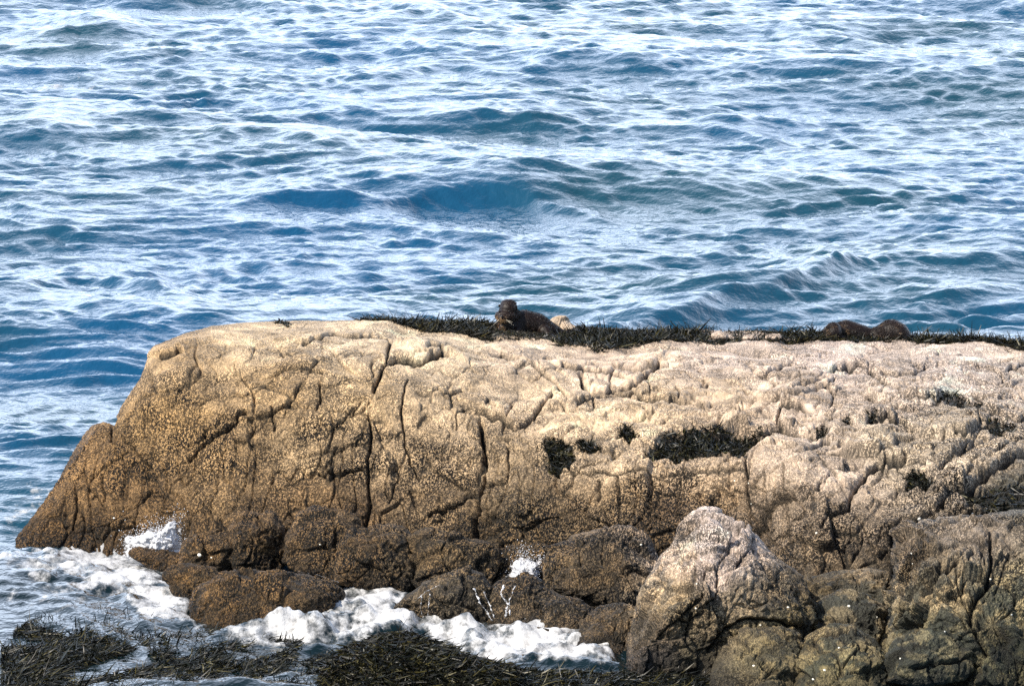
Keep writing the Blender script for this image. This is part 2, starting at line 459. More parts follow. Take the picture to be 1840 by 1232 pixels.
# ------------------------------------------------------------------ cracks (photo px), width, depth
CR = [
 ([(672,705),(682,670),(690,655),(712,646),(760,645),(792,641),(808,645)],3.2,.06),
 ([(693,652),(697,628),(702,612)],4.5,.04),([(770,630),(790,628),(797,642)],6,.05),
 ([(736,680),(725,710),(723,745),(728,790),(737,830),(752,862)],2.2,.045),
 ([(664,745),(666,790),(661,850),(664,900),(660,945)],3.6,.06),
 ([(866,756),(869,800),(869,835),(862,875),(856,915),(849,965)],4.6,.10),([(868,820),(858,845),(850,870)],6,.05),
 ([(800,706),(836,693)],1.8,.03),([(824,706),(835,724)],1.7,.03),([(818,766),(822,748),(836,737),(868,743),(880,748)],1.8,.03),
 ([(905,635),(950,655),(1000,690),(1020,712)],2.2,.04),([(860,745),(905,752),(925,760),(950,748),(975,725),(995,705)],2.4,.05),
 ([(945,661),(985,650)],1.7,.03),([(1010,660),(1080,668),(1130,681),(1140,700)],2.0,.035),
 ([(1043,672),(1048,690),(1062,707),(1112,703),(1140,700),(1144,686),(1162,668),(1184,647)],3.8,.07),
 ([(1042,722),(1070,712),(1140,708),(1170,716),(1240,724),(1262,732)],2.0,.045),([(1168,708),(1166,684)],2.0,.03),
 ([(1220,718),(1218,700)],2,.03),([(1112,746),(1175,744)],1.6,.03),([(870,868),(912,865),(914,825),(910,800)],2.4,.04),
 ([(1112,852),(1110,912)],2.4,.04),([(1074,868),(1072,900)],3,.04),([(1220,852),(1216,932)],1.8,.03),([(1170,858),(1166,950)],1.8,.03),
 ([(1000,850),(1060,856),(1130,852),(1250,848),(1340,850)],2.5,.02),([(576,686),(570,742)],2.4,.04),
 ([(492,735),(491,770)],2.4,.03),([(545,612),(600,599),(660,601),(690,604)],2.0,.03),([(540,663),(580,672)],1.8,.03),
 ([(288,641),(308,640),(325,634)],3.6,.05),([(205,752),(202,775),(197,792)],2.8,.05),([(222,788),(250,815),(276,842)],2.0,.03),
 ([(335,822),(352,803),(372,785),(400,772),(440,745)],2.4,.05),([(150,842),(165,880),(186,908)],2.0,.035),([(185,850),(187,902)],2.4,.04),
 ([(137,868),(134,940)],2.2,.04),([(240,940),(245,905),(268,880)],2.0,.03),([(375,945),(380,905),(392,850),(398,815)],2.0,.03),
 ([(570,852),(612,851),(652,842)],2.2,.04),([(780,845),(810,860),(840,878),(860,892)],2.4,.04),([(770,925),(828,902),(852,882)],2.2,.04),
 ([(700,905),(716,850),(712,832)],1.8,.03),([(444,784),(460,760)],1.8,.03),([(600,770),(640,730)],1.7,.03),([(630,745),(650,725)],1.7,.03),
 ([(1395,760),(1402,729),(1440,727),(1456,736)],3.2,.06),([(1280,728),(1284,738)],2.5,.03),([(1425,700),(1460,690),(1490,682)],1.8,.03),
 ([(1370,672),(1400,660),(1420,648)],1.7,.03),([(1470,682),(1492,668),(1525,660),(1556,662),(1580,682),(1592,696)],2.2,.04),
 ([(1492,732),(1500,704),(1482,690)],2.0,.035),([(1560,668),(1600,672),(1644,673),(1662,659)],2.4,.04),([(1812,668),(1840,652)],1.8,.03),
 ([(1343,830),(1350,806),(1362,786),(1382,770),(1402,764),(1440,772),(1492,785)],3.0,.07),([(1343,830),(1341,880),(1345,945),(1362,1005)],2.6,.05),
 ([(1415,840),(1414,900),(1408,960)],1.8,.025),([(1446,812),(1470,793),(1490,786)],2.0,.03),
 ([(1522,915),(1530,885),(1545,860),(1556,846),(1582,834),(1625,830)],3.4,.06),([(1478,955),(1490,928),(1518,915)],3,.05),
 ([(1432,760),(1470,775),(1500,770),(1530,765)],1.8,.03),([(1590,690),(1630,720),(1680,715)],2,.035),([(1560,710),(1600,726),(1650,735)],2,.03),
 ([(1600,956),(1625,941),(1662,926),(1692,900),(1714,878),(1745,868),(1765,848),(1795,828),(1850,815)],4.6,.10),
 ([(1688,846),(1720,820),(1738,800),(1765,788)],2.6,.05),([(1600,1045),(1603,1000),(1600,950)],4,.06),([(1560,760),(1600,752),(1640,765)],2.6,.05),
 ([(1720,770),(1760,780),(1800,790),(1850,786)],2.6,.05),([(1740,700),(1790,715),(1850,720)],2.2,.04),([(1780,745),(1850,752)],2.4,.04),
 ([(1640,930),(1690,935),(1760,928),(1775,920)],2.4,.05),([(1550,960),(1540,1000),(1530,1020)],3,.05),([(1440,905),(1470,880),(1490,850)],1.8,.02),
 ([(1650,820),(1680,800),(1700,770)],2.2,.03),([(1580,800),(1630,805),(1650,790)],2.2,.03),([(1380,850),(1376,930)],1.6,.02),
 # pointed boulder and the blocks in front
 ([(1310,985),(1292,1010),(1287,1036)],2.2,.03),([(1262,1042),(1272,1022),(1290,1020)],2.2,.04),([(1346,984),(1338,1000),(1326,1022)],2.4,.04),
 ([(1290,1034),(1289,1060),(1284,1078),(1268,1090)],3.0,.05),([(1254,1108),(1240,1124),(1224,1116)],2.4,.04),([(1244,1108),(1243,1135),(1236,1162)],3.2,.05),
 ([(1188,1150),(1200,1128),(1226,1113),(1262,1078)],2.6,.04),([(1178,1062),(1150,1090),(1146,1140)],2.4,.04),
 ([(1276,1190),(1290,1165),(1312,1140),(1345,1120),(1400,1118),(1440,1125)],3.6,.06),([(1215,1075),(1245,1062),(1262,1052)],1.8,.03),
 ([(1365,1170),(1352,1182),(1390,1208),(1412,1216)],1.8,.02),
 ([(1460,1150),(1490,1135),(1520,1132),(1545,1150)],2.2,.03),([(1548,1152),(1530,1180),(1515,1200)],2.4,.03),([(1562,1160),(1564,1215)],2.6,.04),
 ([(1782,958),(1785,1010),(1775,1048),(1748,1088),(1744,1120),(1757,1145),(1770,1190)],4.6,.09),([(1655,1068),(1672,1046),(1700,1028),(1722,1012)],3.6,.06),
 ([(1598,1080),(1600,1120),(1590,1150)],3.6,.06),([(1720,1022),(1722,1060),(1745,1100)],2.2,.03),([(1806,1110),(1812,1135),(1804,1150)],2.2,.03),
 ([(1645,1135),(1648,1110),(1625,1105)],2,.03),([(1610,1130),(1650,1090)],2.2,.03),([(1642,1200),(1680,1190),(1710,1192),(1740,1180)],3.0,.05),
 ([(1470,1115),(1500,1108),(1545,1118),(1575,1128)],2.2,.03),([(1815,990),(1800,1030),(1795,1060)],2.2,.03),
]
def cracks(px, py, P, scale=1.0):
    Q = np.stack([px, py, 0 * px], -1)
    X = px + 5.0 * pn(Q, 1 / 42., 5.0) + 3.2 * pn(Q, 1 / 13., 6.0); Y = py + 5.0 * pn(Q, 1 / 42., 55.0) + 3.2 * pn(Q, 1 / 13., 56.0)
    g = np.zeros(px.shape); dark = np.zeros(px.shape); lift = np.zeros(px.shape)
    for pts, wd, dp in CR:
        a = np.array(pts)
        m = (px > a[:, 0].min() - 50) & (px < a[:, 0].max() + 50) & (py > a[:, 1].min() - 50) & (py < a[:, 1].max() + 50)
        if not m.any(): continue
        d, ab = above_poly(X[m], Y[m], pts)
        lift[m] = np.maximum(lift[m], ab * dp * .85 * np.exp(-(d / 20.0) ** 1.5))
        g[m] = np.maximum(g[m], dp * 0.75 * 1.3 * np.exp(-(d / (wd * .75)) ** 2) + dp * 0.30 * np.exp(-(d / 9.0) ** 1.2))
        dark[m] = np.maximum(dark[m], np.exp(-(d / (wd * 0.62)) ** 4) * min(1, .7 + dp * 6))  # shade inside the cracks, painted as colour
    return (g - lift) * scale, dark
HOLES = [  # hollows that hold seaweed or lie open: polygon, depth
 [(1675,722),(1690,706),(1725,703),(1760,714),(1770,732),(1720,733),(1690,724)],
 [(1764,765),(1780,755),(1812,762),(1826,775),(1790,776)],[(1466,765),(1480,758),(1492,770),(1484,780),(1468,776)],
 [(1512,763),(1524,754),(1532,764)],[(1553,752),(1572,748),(1582,758),(1562,760)],
 [(1620,852),(1640,842),(1660,852),(1684,866),(1655,872),(1630,868)],
 [(1158,818),(1190,782),(1250,770),(1340,772),(1372,776),(1350,800),(1335,826),(1240,822)],
 [(983,790),(1000,784),(1032,800),(1028,835),(1012,860),(985,850)],[(1036,808),(1055,796),(1082,812)],
 [(1112,782),(1128,770),(1146,784),(1130,790)],
 [(1700,880),(1750,868),(1800,870),(1900,850),(1900,930),(1820,930),(1790,910),(1750,900)],
]

# ------------------------------------------------------------------ the big outcrop
TOP = [(28,968),(50,940),(75,906),(105,862),(130,815),(150,782),(165,765),(185,758),(200,760),(208,748),(230,712),(252,680),(268,640),(276,626),
       (330,600),(380,586),(440,579),(530,576),(600,578),(660,578),(700,577),(750,579),(830,574),(900,578),(980,580),(1010,582),(1060,588),(1150,592),(1260,593),(1420,596),
       (1560,600),(1700,605),(1840,616),(2000,628)]
CREST = [(28,969),(276,630),(330,603),(440,583),(600,583),(690,582),(740,590),(790,600),(850,603),(930,607),(975,611),(1020,624),(1090,627),(1140,618),
         (1200,614),(1280,616),(1420,611),(1560,613),(1760,613),(1800,621),(1840,634),(2000,650)]
BOT = [(20,972),(150,990),(320,1005),(1180,1035),(1400,1110),(2000,1210)]
TAB = {   # column px: (py, Y) control points down the visible face
 0:   [(700,39.3),(765,39.0),(850,38.6),(900,38.35),(970,38.06),(1010,37.9)],
 150: [(700,39.2),(765,38.95),(850,38.55),(900,38.3),(970,38.03),(1010,37.85)],
 290: [(600,39.6),(640,39.1),(700,38.75),(800,38.4),(900,38.1),(970,37.95),(1010,37.8)],
 450: [(580,40.3),(600,39.6),(640,39.0),(700,38.6),(800,38.15),(900,37.8),(1010,37.45)],
 650: [(580,40.6),(600,39.7),(640,38.95),(700,38.5),(800,38.05),(900,37.7),(1010,37.35)],
 760: [(590,40.5),(620,39.5),(645,39.1),(700,38.6),(800,38.0),(900,37.65),(1010,37.3)],
 900: [(605,40.4),(650,39.3),(700,38.75),(748,38.35),(800,37.8),(900,37.35),(1010,37.1)],
 1000:[(615,40.4),(660,39.3),(700,38.85),(720,38.6),(780,37.85),(850,37.4),(900,37.2),(1010,37.0)],
 1100:[(626,40.2),(660,39.4),(703,38.95),(714,38.7),(780,37.75),(845,37.15),(900,37.0),(1010,36.8)],
 1250:[(614,40.6),(660,39.4),(720,38.65),(735,38.4),(775,37.8),(842,36.95),(900,36.75),(1010,36.5)],
 1350:[(612,40.7),(660,39.4),(720,38.5),(760,37.9),(820,37.0),(860,36.75),(920,36.5),(1010,36.2),(1100,35.9)],
 1450:[(611,40.8),(660,39.5),(720,38.4),(762,37.75),(800,36.9),(850,36.45),(920,36.1),(1010,35.75),(1100,35.5)],
 1600:[(612,40.9),(660,39.6),(720,38.4),(780,37.4),(840,36.6),(900,36.1),(950,35.85),(1010,35.65),(1100,35.4)],
 1750:[(613,40.9),(660,39.6),(720,38.3),(780,37.2),(840,36.4),(900,35.9),(950,35.7),(1010,35.5),(1100,35.2)],
 2000:[(650,40.5),(700,39.3),(760,38.2),(820,37.0),(900,36.0),(1010,35.4),(1100,35.1),(1200,34.9)],
}
def blur(A, s, axis):
    k = np.exp(-0.5 * (np.arange(-int(3*s), int(3*s)+1) / s) ** 2); k /= k.sum()
    n_ = len(k) // 2
    pad = [(0, 0), (0, 0)]; pad[axis] = (n_, n_)
    B = np.pad(A, pad, mode='edge')
    out_ = np.zeros_like(A)
    for i, kk in enumerate(k):
        out_ += kk * (B[i:i + A.shape[0]] if axis == 0 else B[:, i:i + A.shape[1]])
    return out_
_gx = np.arange(0, 2004, 4.0); _gy = np.arange(560, 1240, 4.0)
_keys = sorted(TAB)
_cols = np.array([np.interp(_gy, [a for a, b in TAB[k]], [b for a, b in TAB[k]]) for k in _keys])
_map = np.array([np.interp(_gx, _keys, _cols[:, j]) for j in range(len(_gy))])
_map = blur(blur(_map, 2.2, 0), 5, 1)
def base_depth(px, py):
    fx = np.clip(px / 4.0, 0, len(_gx) - 1.001); fy = np.clip((py - 560) / 4.0, 0, len(_gy) - 1.001)
    i = fx.astype(int); j = fy.astype(int); a = fx - i; b = fy - j
    return (_map[j, i] * (1-a) * (1-b) + _map[j, i+1] * a * (1-b) + _map[j+1, i] * (1-a) * b + _map[j+1, i+1] * a * b)

XST = 1.5
xs = np.arange(28, 1985, XST)
top = interp(xs, TOP); crest = np.maximum(interp(xs, CREST), top + 1); bot = interp(xs, BOT)
NP_, NF = 26, 410
rows = []
py_rows = np.concatenate([top[None] + (crest - top)[None] * np.linspace(0, 1, NP_, endpoint=False)[:, None],
                          crest[None] + (bot - crest)[None] * np.linspace(0, 1, NF)[:, None]], 0)
PX = np.broadcast_to(xs, py_rows.shape).copy(); PY = py_rows
YD = base_depth(PX, np.maximum(PY, crest[None]))
YD = YD + 0.022 * np.maximum(crest[None] - PY, 0)             # level top behind the front edge
# left flank rolls away from view
dl = dist_poly(PX, PY, [p for p in TOP if p[0] < 640])
roll = np.clip(1 - dl / 46.0, 0, 1)
YD = YD + 0.30 * (1 - np.sqrt(np.maximum(1 - roll ** 2, 0))) * smooth(-PX, -620, -420)
P0 = at(PX, PY, YD)
# steps: blocks overhang slightly where ledges cross the rock
g, dark = cracks(PX, PY, P0)
big = 0.038 * fbm(P0, 2.1, 2, 3.0) + 0.012 * (0.35 - np.abs(pn(P0, 4.3, 9.0))) + 0.010 * fbm(P0, 9.0, 3, 31.0)
Pn = P0 * np.array([1, 1, 1.0])
# a family of joints running down to the right, and horizontal bedding
jt = pn(P0 * np.array([3.2, 1.0, 0.9]), 2.4, 71.0)
big += -0.030 * np.exp(-(jt / 0.035) ** 2) * smooth(P0[..., 2], 0.95, 0.4)
dark = np.maximum(dark, 0.85 * np.exp(-(jt / 0.016) ** 2) * smooth(pn(P0, 3.0, 14.0), -0.1, 0.25))
jt2 = pn(P0 * np.array([1.1, 1.2, 3.6]), 2.0, 171.0)
big += -0.028 * np.exp(-(jt2 / 0.03) ** 2) * smooth(PX, 900, 1300)
dark = np.maximum(dark, 0.85 * np.exp(-(jt2 / 0.016) ** 2) * smooth(PX, 1100, 1500) * smooth(pn(P0, 3.0, 24.0), -0.1, 0.25))
rs = .38 + .62 * smooth(PX, 880, 1350)
ck = smooth(PY - crest[None], 2, 45)
b1_, e1_ = blocks(P0 * np.array([1, .8, 1.25]), .42, 3.0, .8, .012)
b2_, e2_ = blocks(P0 * np.array([1, .8, 1.1]), .16, 7.0, .9, .006)
tp = .38 + .62 * smooth(PY - crest[None], 50, 190)
big *= np.where(PY < crest[None], .3, 1)
big += .050 * rs * ck * tp * b1_ + .019 * tp * (.55 + .45 * rs) * (.3 + .7 * ck) * b2_
on1 = smooth(pn(P0, 2.2, 33.0), -.25, .05) * ck; on2 = smooth(pn(P0, 4.0, 43.0), -.15, .12) * ck
big += -.030 * on1 * np.exp(-(e1_ / .014) ** 2) - .014 * on2 * np.exp(-(e2_ / .008) ** 2)
dark = np.maximum(dark, .9 * on1 * np.exp(-(e1_ / .007) ** 2)); dark = np.maximum(dark, .75 * on2 * np.exp(-(e2_ / .0042) ** 2))
fine = 0.008 * (.25 + .75 * smooth(PY, 640, 800)) * fbm(P0, 30.0, 3, 40.0, 0.65)
fade = smooth(dl, 2, 26) * (1 - smooth(PX, 0, 1)) + smooth(dl, 0, 14) * 1.0
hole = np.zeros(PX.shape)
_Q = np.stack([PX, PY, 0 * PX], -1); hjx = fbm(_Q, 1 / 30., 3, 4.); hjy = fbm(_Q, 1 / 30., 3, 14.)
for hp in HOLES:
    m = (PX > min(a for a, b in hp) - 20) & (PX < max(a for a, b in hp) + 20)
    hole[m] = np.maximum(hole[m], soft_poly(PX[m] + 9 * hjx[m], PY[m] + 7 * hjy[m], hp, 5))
disp = -g + big * np.minimum(1, 0.25 + dl / 40) + fine - 0.045 * hole
nn = normals(P0)
if nn[NP_ + 140, 500, 1] > 0: nn = -nn
P1 = P0 + nn * disp[..., None]
zc = zone(PX + 10 * pn(P0, 6, 2.0), PY + 14 * pn(P0, 6, 12.0), True)
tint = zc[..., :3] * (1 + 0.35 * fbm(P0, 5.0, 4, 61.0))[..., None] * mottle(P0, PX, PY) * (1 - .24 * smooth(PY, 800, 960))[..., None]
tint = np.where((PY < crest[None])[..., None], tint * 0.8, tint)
pat = smooth(fbm(P0, 1.6, 4, 87.0), -.22, .25)
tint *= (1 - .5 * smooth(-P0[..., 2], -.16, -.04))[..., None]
spk = np.clip(zc[..., 3] * (.80 + .42 * pat) + 0.3 * pn(P0, 7, 81.0), 0, 1)
tint = tint * (.86 + .26 * smooth(fbm(P0, 2.3, 3, 97.0), -.3, .3))[..., None]
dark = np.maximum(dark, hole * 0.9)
mat_ = smooth(crest[None] - PY, 0, 3) * smooth(PX, 700, 760)
for hp_b in ([(1262,590),(1300,592),(1410,600),(1412,612),(1270,612)], [(975,560),(1030,560),(1035,592),(975,592)]): mat_ *= 1 - .8 * inside(PX, PY, hp_b)
dark = np.maximum(dark, .9 * mat_)
# back of the rock and its foot
back = []
for dy_, dz_ in [(2.6, -1.9), (2.3, -1.3), (1.9, -0.75), (1.4, -0.42), (0.95, -0.36), (0.55, -0.20), (0.25, -0.08), (0.1, -0.03)]:
    q = P1[0].copy(); q[:, 1] += dy_; q[:, 2] = np.maximum(q[:, 2] + dz_, -0.8 + 0 * q[:, 2])
    q[:, 2] += 0.05 * fbm(q, 3.0, 3) * (dy_ > 1)
    back.append(q)
foot = []
for k, dz_ in enumerate((0.12, 0.3, 0.6, 0.9)):
    q = P1[-1].copy(); q[:, 2] -= dz_; q[:, 1] -= 0.02 * k
    foot.append(q)
ALL = np.concatenate([np.array(back), P1, np.array(foot)], 0)
nb, nf = len(back), len(foot)
padr = lambda A: np.concatenate([np.repeat(A[:1], nb, 0), A, np.repeat(A[-1:], nf, 0)], 0)
nr, nc = ALL.shape[:2]
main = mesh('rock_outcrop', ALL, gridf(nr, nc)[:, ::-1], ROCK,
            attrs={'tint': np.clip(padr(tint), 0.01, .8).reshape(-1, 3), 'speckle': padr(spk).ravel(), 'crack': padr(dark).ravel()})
tag(main, 'huge pale tan rock outcrop, brown towards the water, seaweed along its flat top', 'rock')
ROCKS = [(ALL.reshape(-1, 3), gridf(nr, nc))]

# ------------------------------------------------------------------ boulders
def boulder(name, poly, base, T, label, lean=0.0034, k=2.5, seed=0, amp=.72, tintmul=1.0, facets=5, cat='rock', group=None, dY=0.0):
    poly = np.array(poly, float)
    # Y of its waterline, then the centre lies half its depth behind
    T = T * 1.25
    Yc = ysea(min(base, 1225)) + T * 0.62 + dY
    cx = (poly[:, 0].min() + poly[:, 0].max()) / 2; cy = (poly[:, 1].min() + poly[:, 1].max()) / 2
    # area centroid
    x0, y0 = poly[:, 0], poly[:, 1]; x1, y1 = np.roll(x0, -1), np.roll(y0, -1)
    cr_ = x0 * y1 - x1 * y0; A = cr_.sum() / 2
    cx = ((x0 + x1) * cr_).sum() / (6 * A); cy = ((y0 + y1) * cr_).sum() / (6 * A)
    per = np.hypot(x1 - x0, y1 - y0).sum()
    NC = int(np.clip(per / 2.2, 40, 420))
    ph = np.linspace(0, 2 * np.pi, NC, endpoint=False)
    rad = np.zeros(NC)
    for i in range(len(poly)):
        ax, ay = x0[i] - cx, y0[i] - cy; bx, by = x1[i] - cx, y1[i] - cy
        c, s = np.cos(ph), np.sin(ph)
        den = c * (by - ay) - s * (bx - ax)
        t = (ax * (by - ay) - ay * (bx - ax)) / np.where(abs(den) < 1e-9, 1e-9, den)
        u = (ax * s - ay * c) / np.where(abs(den) < 1e-9, 1e-9, -den) * -1
        u = ((c * t - ax) * (bx - ax) + (s * t - ay) * (by - ay)) / ((bx - ax) ** 2 + (by - ay) ** 2)
        ok = (t > 0) & (u >= -1e-6) & (u <= 1 + 1e-6)
        rad = np.where(ok, np.maximum(rad, t), rad)
    kk = np.array([1, 2, 3, 2, 1]) / 9.0
    rad = sum(kk[j] * np.roll(rad, j - 2) for j in range(5))
    NR = int(np.clip(rad.mean() / 1.7, 16, 130))
    lam = np.concatenate([np.linspace(0.01, np.pi / 2, NR), np.linspace(np.pi / 2, np.pi - 0.02, max(10, NR // 3))[1:]])
    rho = np.sin(lam)[:, None]; de = np.cos(lam)[:, None]
    # superellipse: blocky front
    rho2 = np.abs(rho) ** (2 / k); de2 = np.sign(de) * np.abs(de) ** (2 / k)
    px = cx + rad[None] * rho2 * np.cos(ph)[None]; py = cy + rad[None] * rho2 * np.sin(ph)[None]
    Y = Yc - T * de2 + lean * (cy - py)
    P = at(px, py, Y)
    C0 = at(cx, cy, Yc)
    rg = np.random.default_rng(seed + 11)
    # shave flat faces off the front
    for _ in range(facets):
        d = rg.normal(size=3); d[1] = -abs(d[1]) - 0.3; d[2] = d[2] * 0.6 + 0.25; d /= np.linalg.norm(d)
        e = (P - C0) @ d
        lim = e.max() * rg.uniform(0.62, 0.85)
        over = np.maximum(e - lim, 0) * 0.8
        w_ = np.array([0.15, 1.0, 0.15])        # keep the outline, move mostly in depth
        P = P - over[..., None] * d * w_
    # soft thin rim keeps the silhouette
    g_, dk = cracks(px, py, P, 0.85)
    dsp = (-g_ + amp * (0.016 * fbm(P, 4.0, 3, seed * 3.1) + 0.008 * (0.3 - np.abs(pn(P, 9.0, seed * 1.7))) + 0.010 * fbm(P, 20.0, 3, 7.0))
           + 0.009 * fbm(P, 38.0, 2, 4.0) + 0)
    bb, be = blocks(P, .23, seed + 2.0, 1.0, .008); bb2, be2 = blocks(P, .09, seed + 52.0, .9, .005)
    dsp += amp * (.042 * bb + .013 * bb2 - .018 * np.exp(-(be / .010) ** 2) - .007 * np.exp(-(be2 / .006) ** 2))
    cj = pn(P * np.array([1.6, 1, 1.0]), 5.0, seed * 7.7)
    dsp += -0.016 * amp * np.exp(-(cj / 0.05) ** 2)
    nn_ = normals(P, True)
    if nn_[NR // 2, 0] @ (P[NR // 2, 0] - C0) < 0: nn_ = -nn_
    rimf = np.where(de > 0, 0.25 + 0.75 * smooth(de, 0, 0.35), 0.3)
    P = P + nn_ * (dsp * rimf)[..., None]
    z = zone(np.clip(px, poly[:, 0].min() + 12, poly[:, 0].max() - 12), py, cy < 700)
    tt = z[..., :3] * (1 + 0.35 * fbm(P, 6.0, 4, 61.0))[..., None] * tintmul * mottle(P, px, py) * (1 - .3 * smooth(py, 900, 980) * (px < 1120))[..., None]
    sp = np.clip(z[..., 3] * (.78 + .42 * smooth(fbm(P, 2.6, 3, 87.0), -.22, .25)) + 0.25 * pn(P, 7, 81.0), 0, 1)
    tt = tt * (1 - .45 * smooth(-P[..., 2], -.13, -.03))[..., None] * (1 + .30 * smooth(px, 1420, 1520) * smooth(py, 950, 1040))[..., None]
    dk = np.maximum(dk, .85 * np.exp(-(be / .006) ** 2)); dk = np.maximum(dk, .7 * np.exp(-(be2 / .004) ** 2) * smooth(pn(P, 5.0, 3.0), -.1, .2))
    V = np.concatenate([P.reshape(-1, 3), P[0].mean(0)[None], P[-1].mean(0)[None]], 0)
    nv = P.shape[0] * NC
    Q = gridf(P.shape[0], NC, True)
    j = np.arange(NC); j2 = (j + 1) % NC
    # caps as degenerate-free triangles stored as extra rings
    capf = np.stack([np.full(NC, nv), j, j2], -1)
    capb = np.stack([np.full(NC, nv + 1), nv - NC + j2, nv - NC + j], -1)
    T3 = np.concatenate([Q[:, [0, 1, 2]], Q[:, [0, 2, 3]], capf, capb], 0)
    e2 = lambda A: np.concatenate([A.reshape(nv, -1), A[0].reshape(NC, -1).mean(0)[None], A[-1].reshape(NC, -1).mean(0)[None]], 0)
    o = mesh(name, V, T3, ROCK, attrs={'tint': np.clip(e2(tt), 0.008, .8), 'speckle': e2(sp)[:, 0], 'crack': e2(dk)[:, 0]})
    tag(o, label, cat, group)
    ROCKS.append((V, T3))
    return o

B = 'boulders at the foot of the outcrop'
boulder('boulder', [(405,1005),(412,950),(428,926),(455,919),(490,924),(512,945),(520,990),(505,1030),(430,1040)], 1030, .22, 'dark brown domed boulder just right of the splash, against the outcrop', seed=1, group=B)
boulder('boulder', [(505,1010),(512,965),(538,926),(575,915),(615,918),(645,932),(652,965),(640,1045),(560,1050)], 1040, .24, 'brown boulder with arched top behind the long rounded boulder', seed=2, group=B)
boulder('boulder', [(598,1050),(602,985),(632,950),(680,940),(725,944),(742,960),(744,1060),(680,1070)], 1050, .24, 'square brown boulder above the upper patch of foam', seed=3, k=3.2, group=B)
boulder('boulder', [(728,1055),(733,962),(765,952),(798,958),(845,968),(882,974),(892,1005),(880,1060),(800,1070)], 1050, .22, 'wide barnacled block behind the wet wedge boulder', seed=4, k=3.2, group=B)
boulder('boulder', [(862,1060),(868,1020),(888,990),(918,979),(980,975),(1006,988),(1004,1050),(940,1070)], 1045, .18, 'low golden brown boulder left of the big square block', seed=5, group=B)
boulder('boulder', [(972,1070),(974,1010),(988,986),(1030,962),(1085,948),(1135,946),(1165,965),(1190,1010),(1195,1110),(1100,1110)], 1085, .34, 'big square dark block left of the pointed boulder', seed=6, k=3.4, group=B)
boulder('boulder', [(322,1040),(324,975),(345,955),(385,948),(418,955),(432,990),(425,1045),(370,1050)], 1030, .2, 'rough brown boulder directly right of the splash', seed=10, group=B)
boulder('boulder', [(228,996),(236,985),(262,984),(300,990),(340,996),(356,1008),(345,1026),(312,1040),(285,1035),(255,1012)], 1020, .12, 'small flat rock jutting left into the white foam', seed=9, group=B, lean=.006)
boulder('boulder', [(290,1035),(304,1018),(340,1010),(378,1018),(402,1040),(395,1075),(355,1090),(325,1080)], 1075, .14, 'small brown boulder between foam and long rounded boulder', seed=8, group=B)
boulder('boulder', [(338,1150),(341,1082),(358,1052),(400,1030),(470,1024),(545,1031),(600,1047),(622,1064),(610,1100),(560,1160),(440,1175)], 1128, .36, 'long rounded brown boulder between the two foam patches', seed=7, k=2.6, facets=3, amp=.6, dY=.2, group=B)
boulder('boulder', [(704,1092),(728,1068),(762,1044),(800,1030),(845,1021),(870,1030),(888,1060),(892,1110),(885,1160),(790,1165),(745,1135)], 1125, .26, 'grey wet wedge boulder with water running down it', seed=12, facets=7, group=B)
boulder('boulder', [(872,1120),(880,1060),(905,1040),(945,1033),(985,1058),(1025,1076),(1035,1120),(1010,1160),(900,1160)], 1125, .24, 'wet brown rock between the wedge boulder and the foam', seed=13, group=B)
boulder('boulder', [(975,1150),(980,1090),(1005,1070),(1040,1074),(1070,1095),(1075,1150),(1030,1180)], 1140, .17, 'small angular brown rock rising from the right foam patch', seed=14, group=B)
boulder('boulder', [(1035,1200),(1045,1115),(1075,1088),(1115,1082),(1150,1095),(1160,1210),(1090,1225)], 1165, .22, 'squat dark brown rock right of the foam', seed=15, k=3, group=B)
boulder('boulder', [(1442,1085),(1444,1040),(1500,1026),(1560,1022),(1612,1030),(1640,1060),(1640,1110),(1560,1120),(1470,1110)], 1100, .30, 'dark overhanging slab with a pale lip right of the pointed boulder', seed=16, k=4, facets=1, group=B, dY=-.55)
boulder('boulder', [(1450,1190),(1455,1105),(1475,1074),(1515,1056),(1560,1066),(1596,1090),(1612,1130),(1600,1200),(1520,1215)], 1170, .26, 'smooth dark grey green rock under the slab', seed=17, facets=3, amp=.6, group=B, dY=-.15)
boulder('boulder', [(1588,1300),(1590,1170),(1604,1050),(1600,990),(1608,952),(1645,936),(1720,928),(1800,922),(1880,915),(1960,960),(1985,1100),(1985,1300),(1780,1320)], 1225, .75, 'large cracked rock mass at the right edge, pale above and black green below', seed=18, amp=1.15, k=3.2, facets=6, group=B, lean=.0042, dY=.1)
boulder('boulder', [(1118,1290),(1128,1160),(1148,1070),(1188,1000),(1207,978),(1216,945),(1240,919),(1266,908),(1292,916),(1316,940),(1345,948),(1376,984),(1412,1014),(1444,1036),(1454,1070),(1462,1120),(1456,1170),(1400,1290),(1250,1310)], 1200, .62, 'tall pointed boulder with pinkish pale peak at lower right', seed=19, amp=.9, k=2.3, facets=6, group=B, lean=.0036)
boulder('boulder', [(1268,1300),(1278,1200),(1304,1150),(1345,1126),(1400,1118),(1438,1136),(1448,1180),(1442,1300),(1350,1310)], 1225, .26, 'olive brown rounded rock at the foot of the pointed boulder', seed=20, k=2.8, facets=3, amp=.6, group=B, dY=-.12)
boulder('boulder', [(1418,1300),(1426,1190),(1450,1145),(1492,1124),(1535,1124),(1572,1144),(1600,1180),(1622,1300),(1520,1315)], 1225, .26, 'olive ridged rock at the bottom edge, arched top', seed=21, k=2.6, facets=4, group=B, dY=-.2)
boulder('boulder', [(1590,1225),(1606,1150),(1650,1122),(1705,1122),(1742,1150),(1750,1190),(1738,1215),(1660,1235)], 1212, .22, 'smooth blackish green boulder low in the right rock mass', seed=22, facets=2, amp=.5, group=B, dY=-.45)
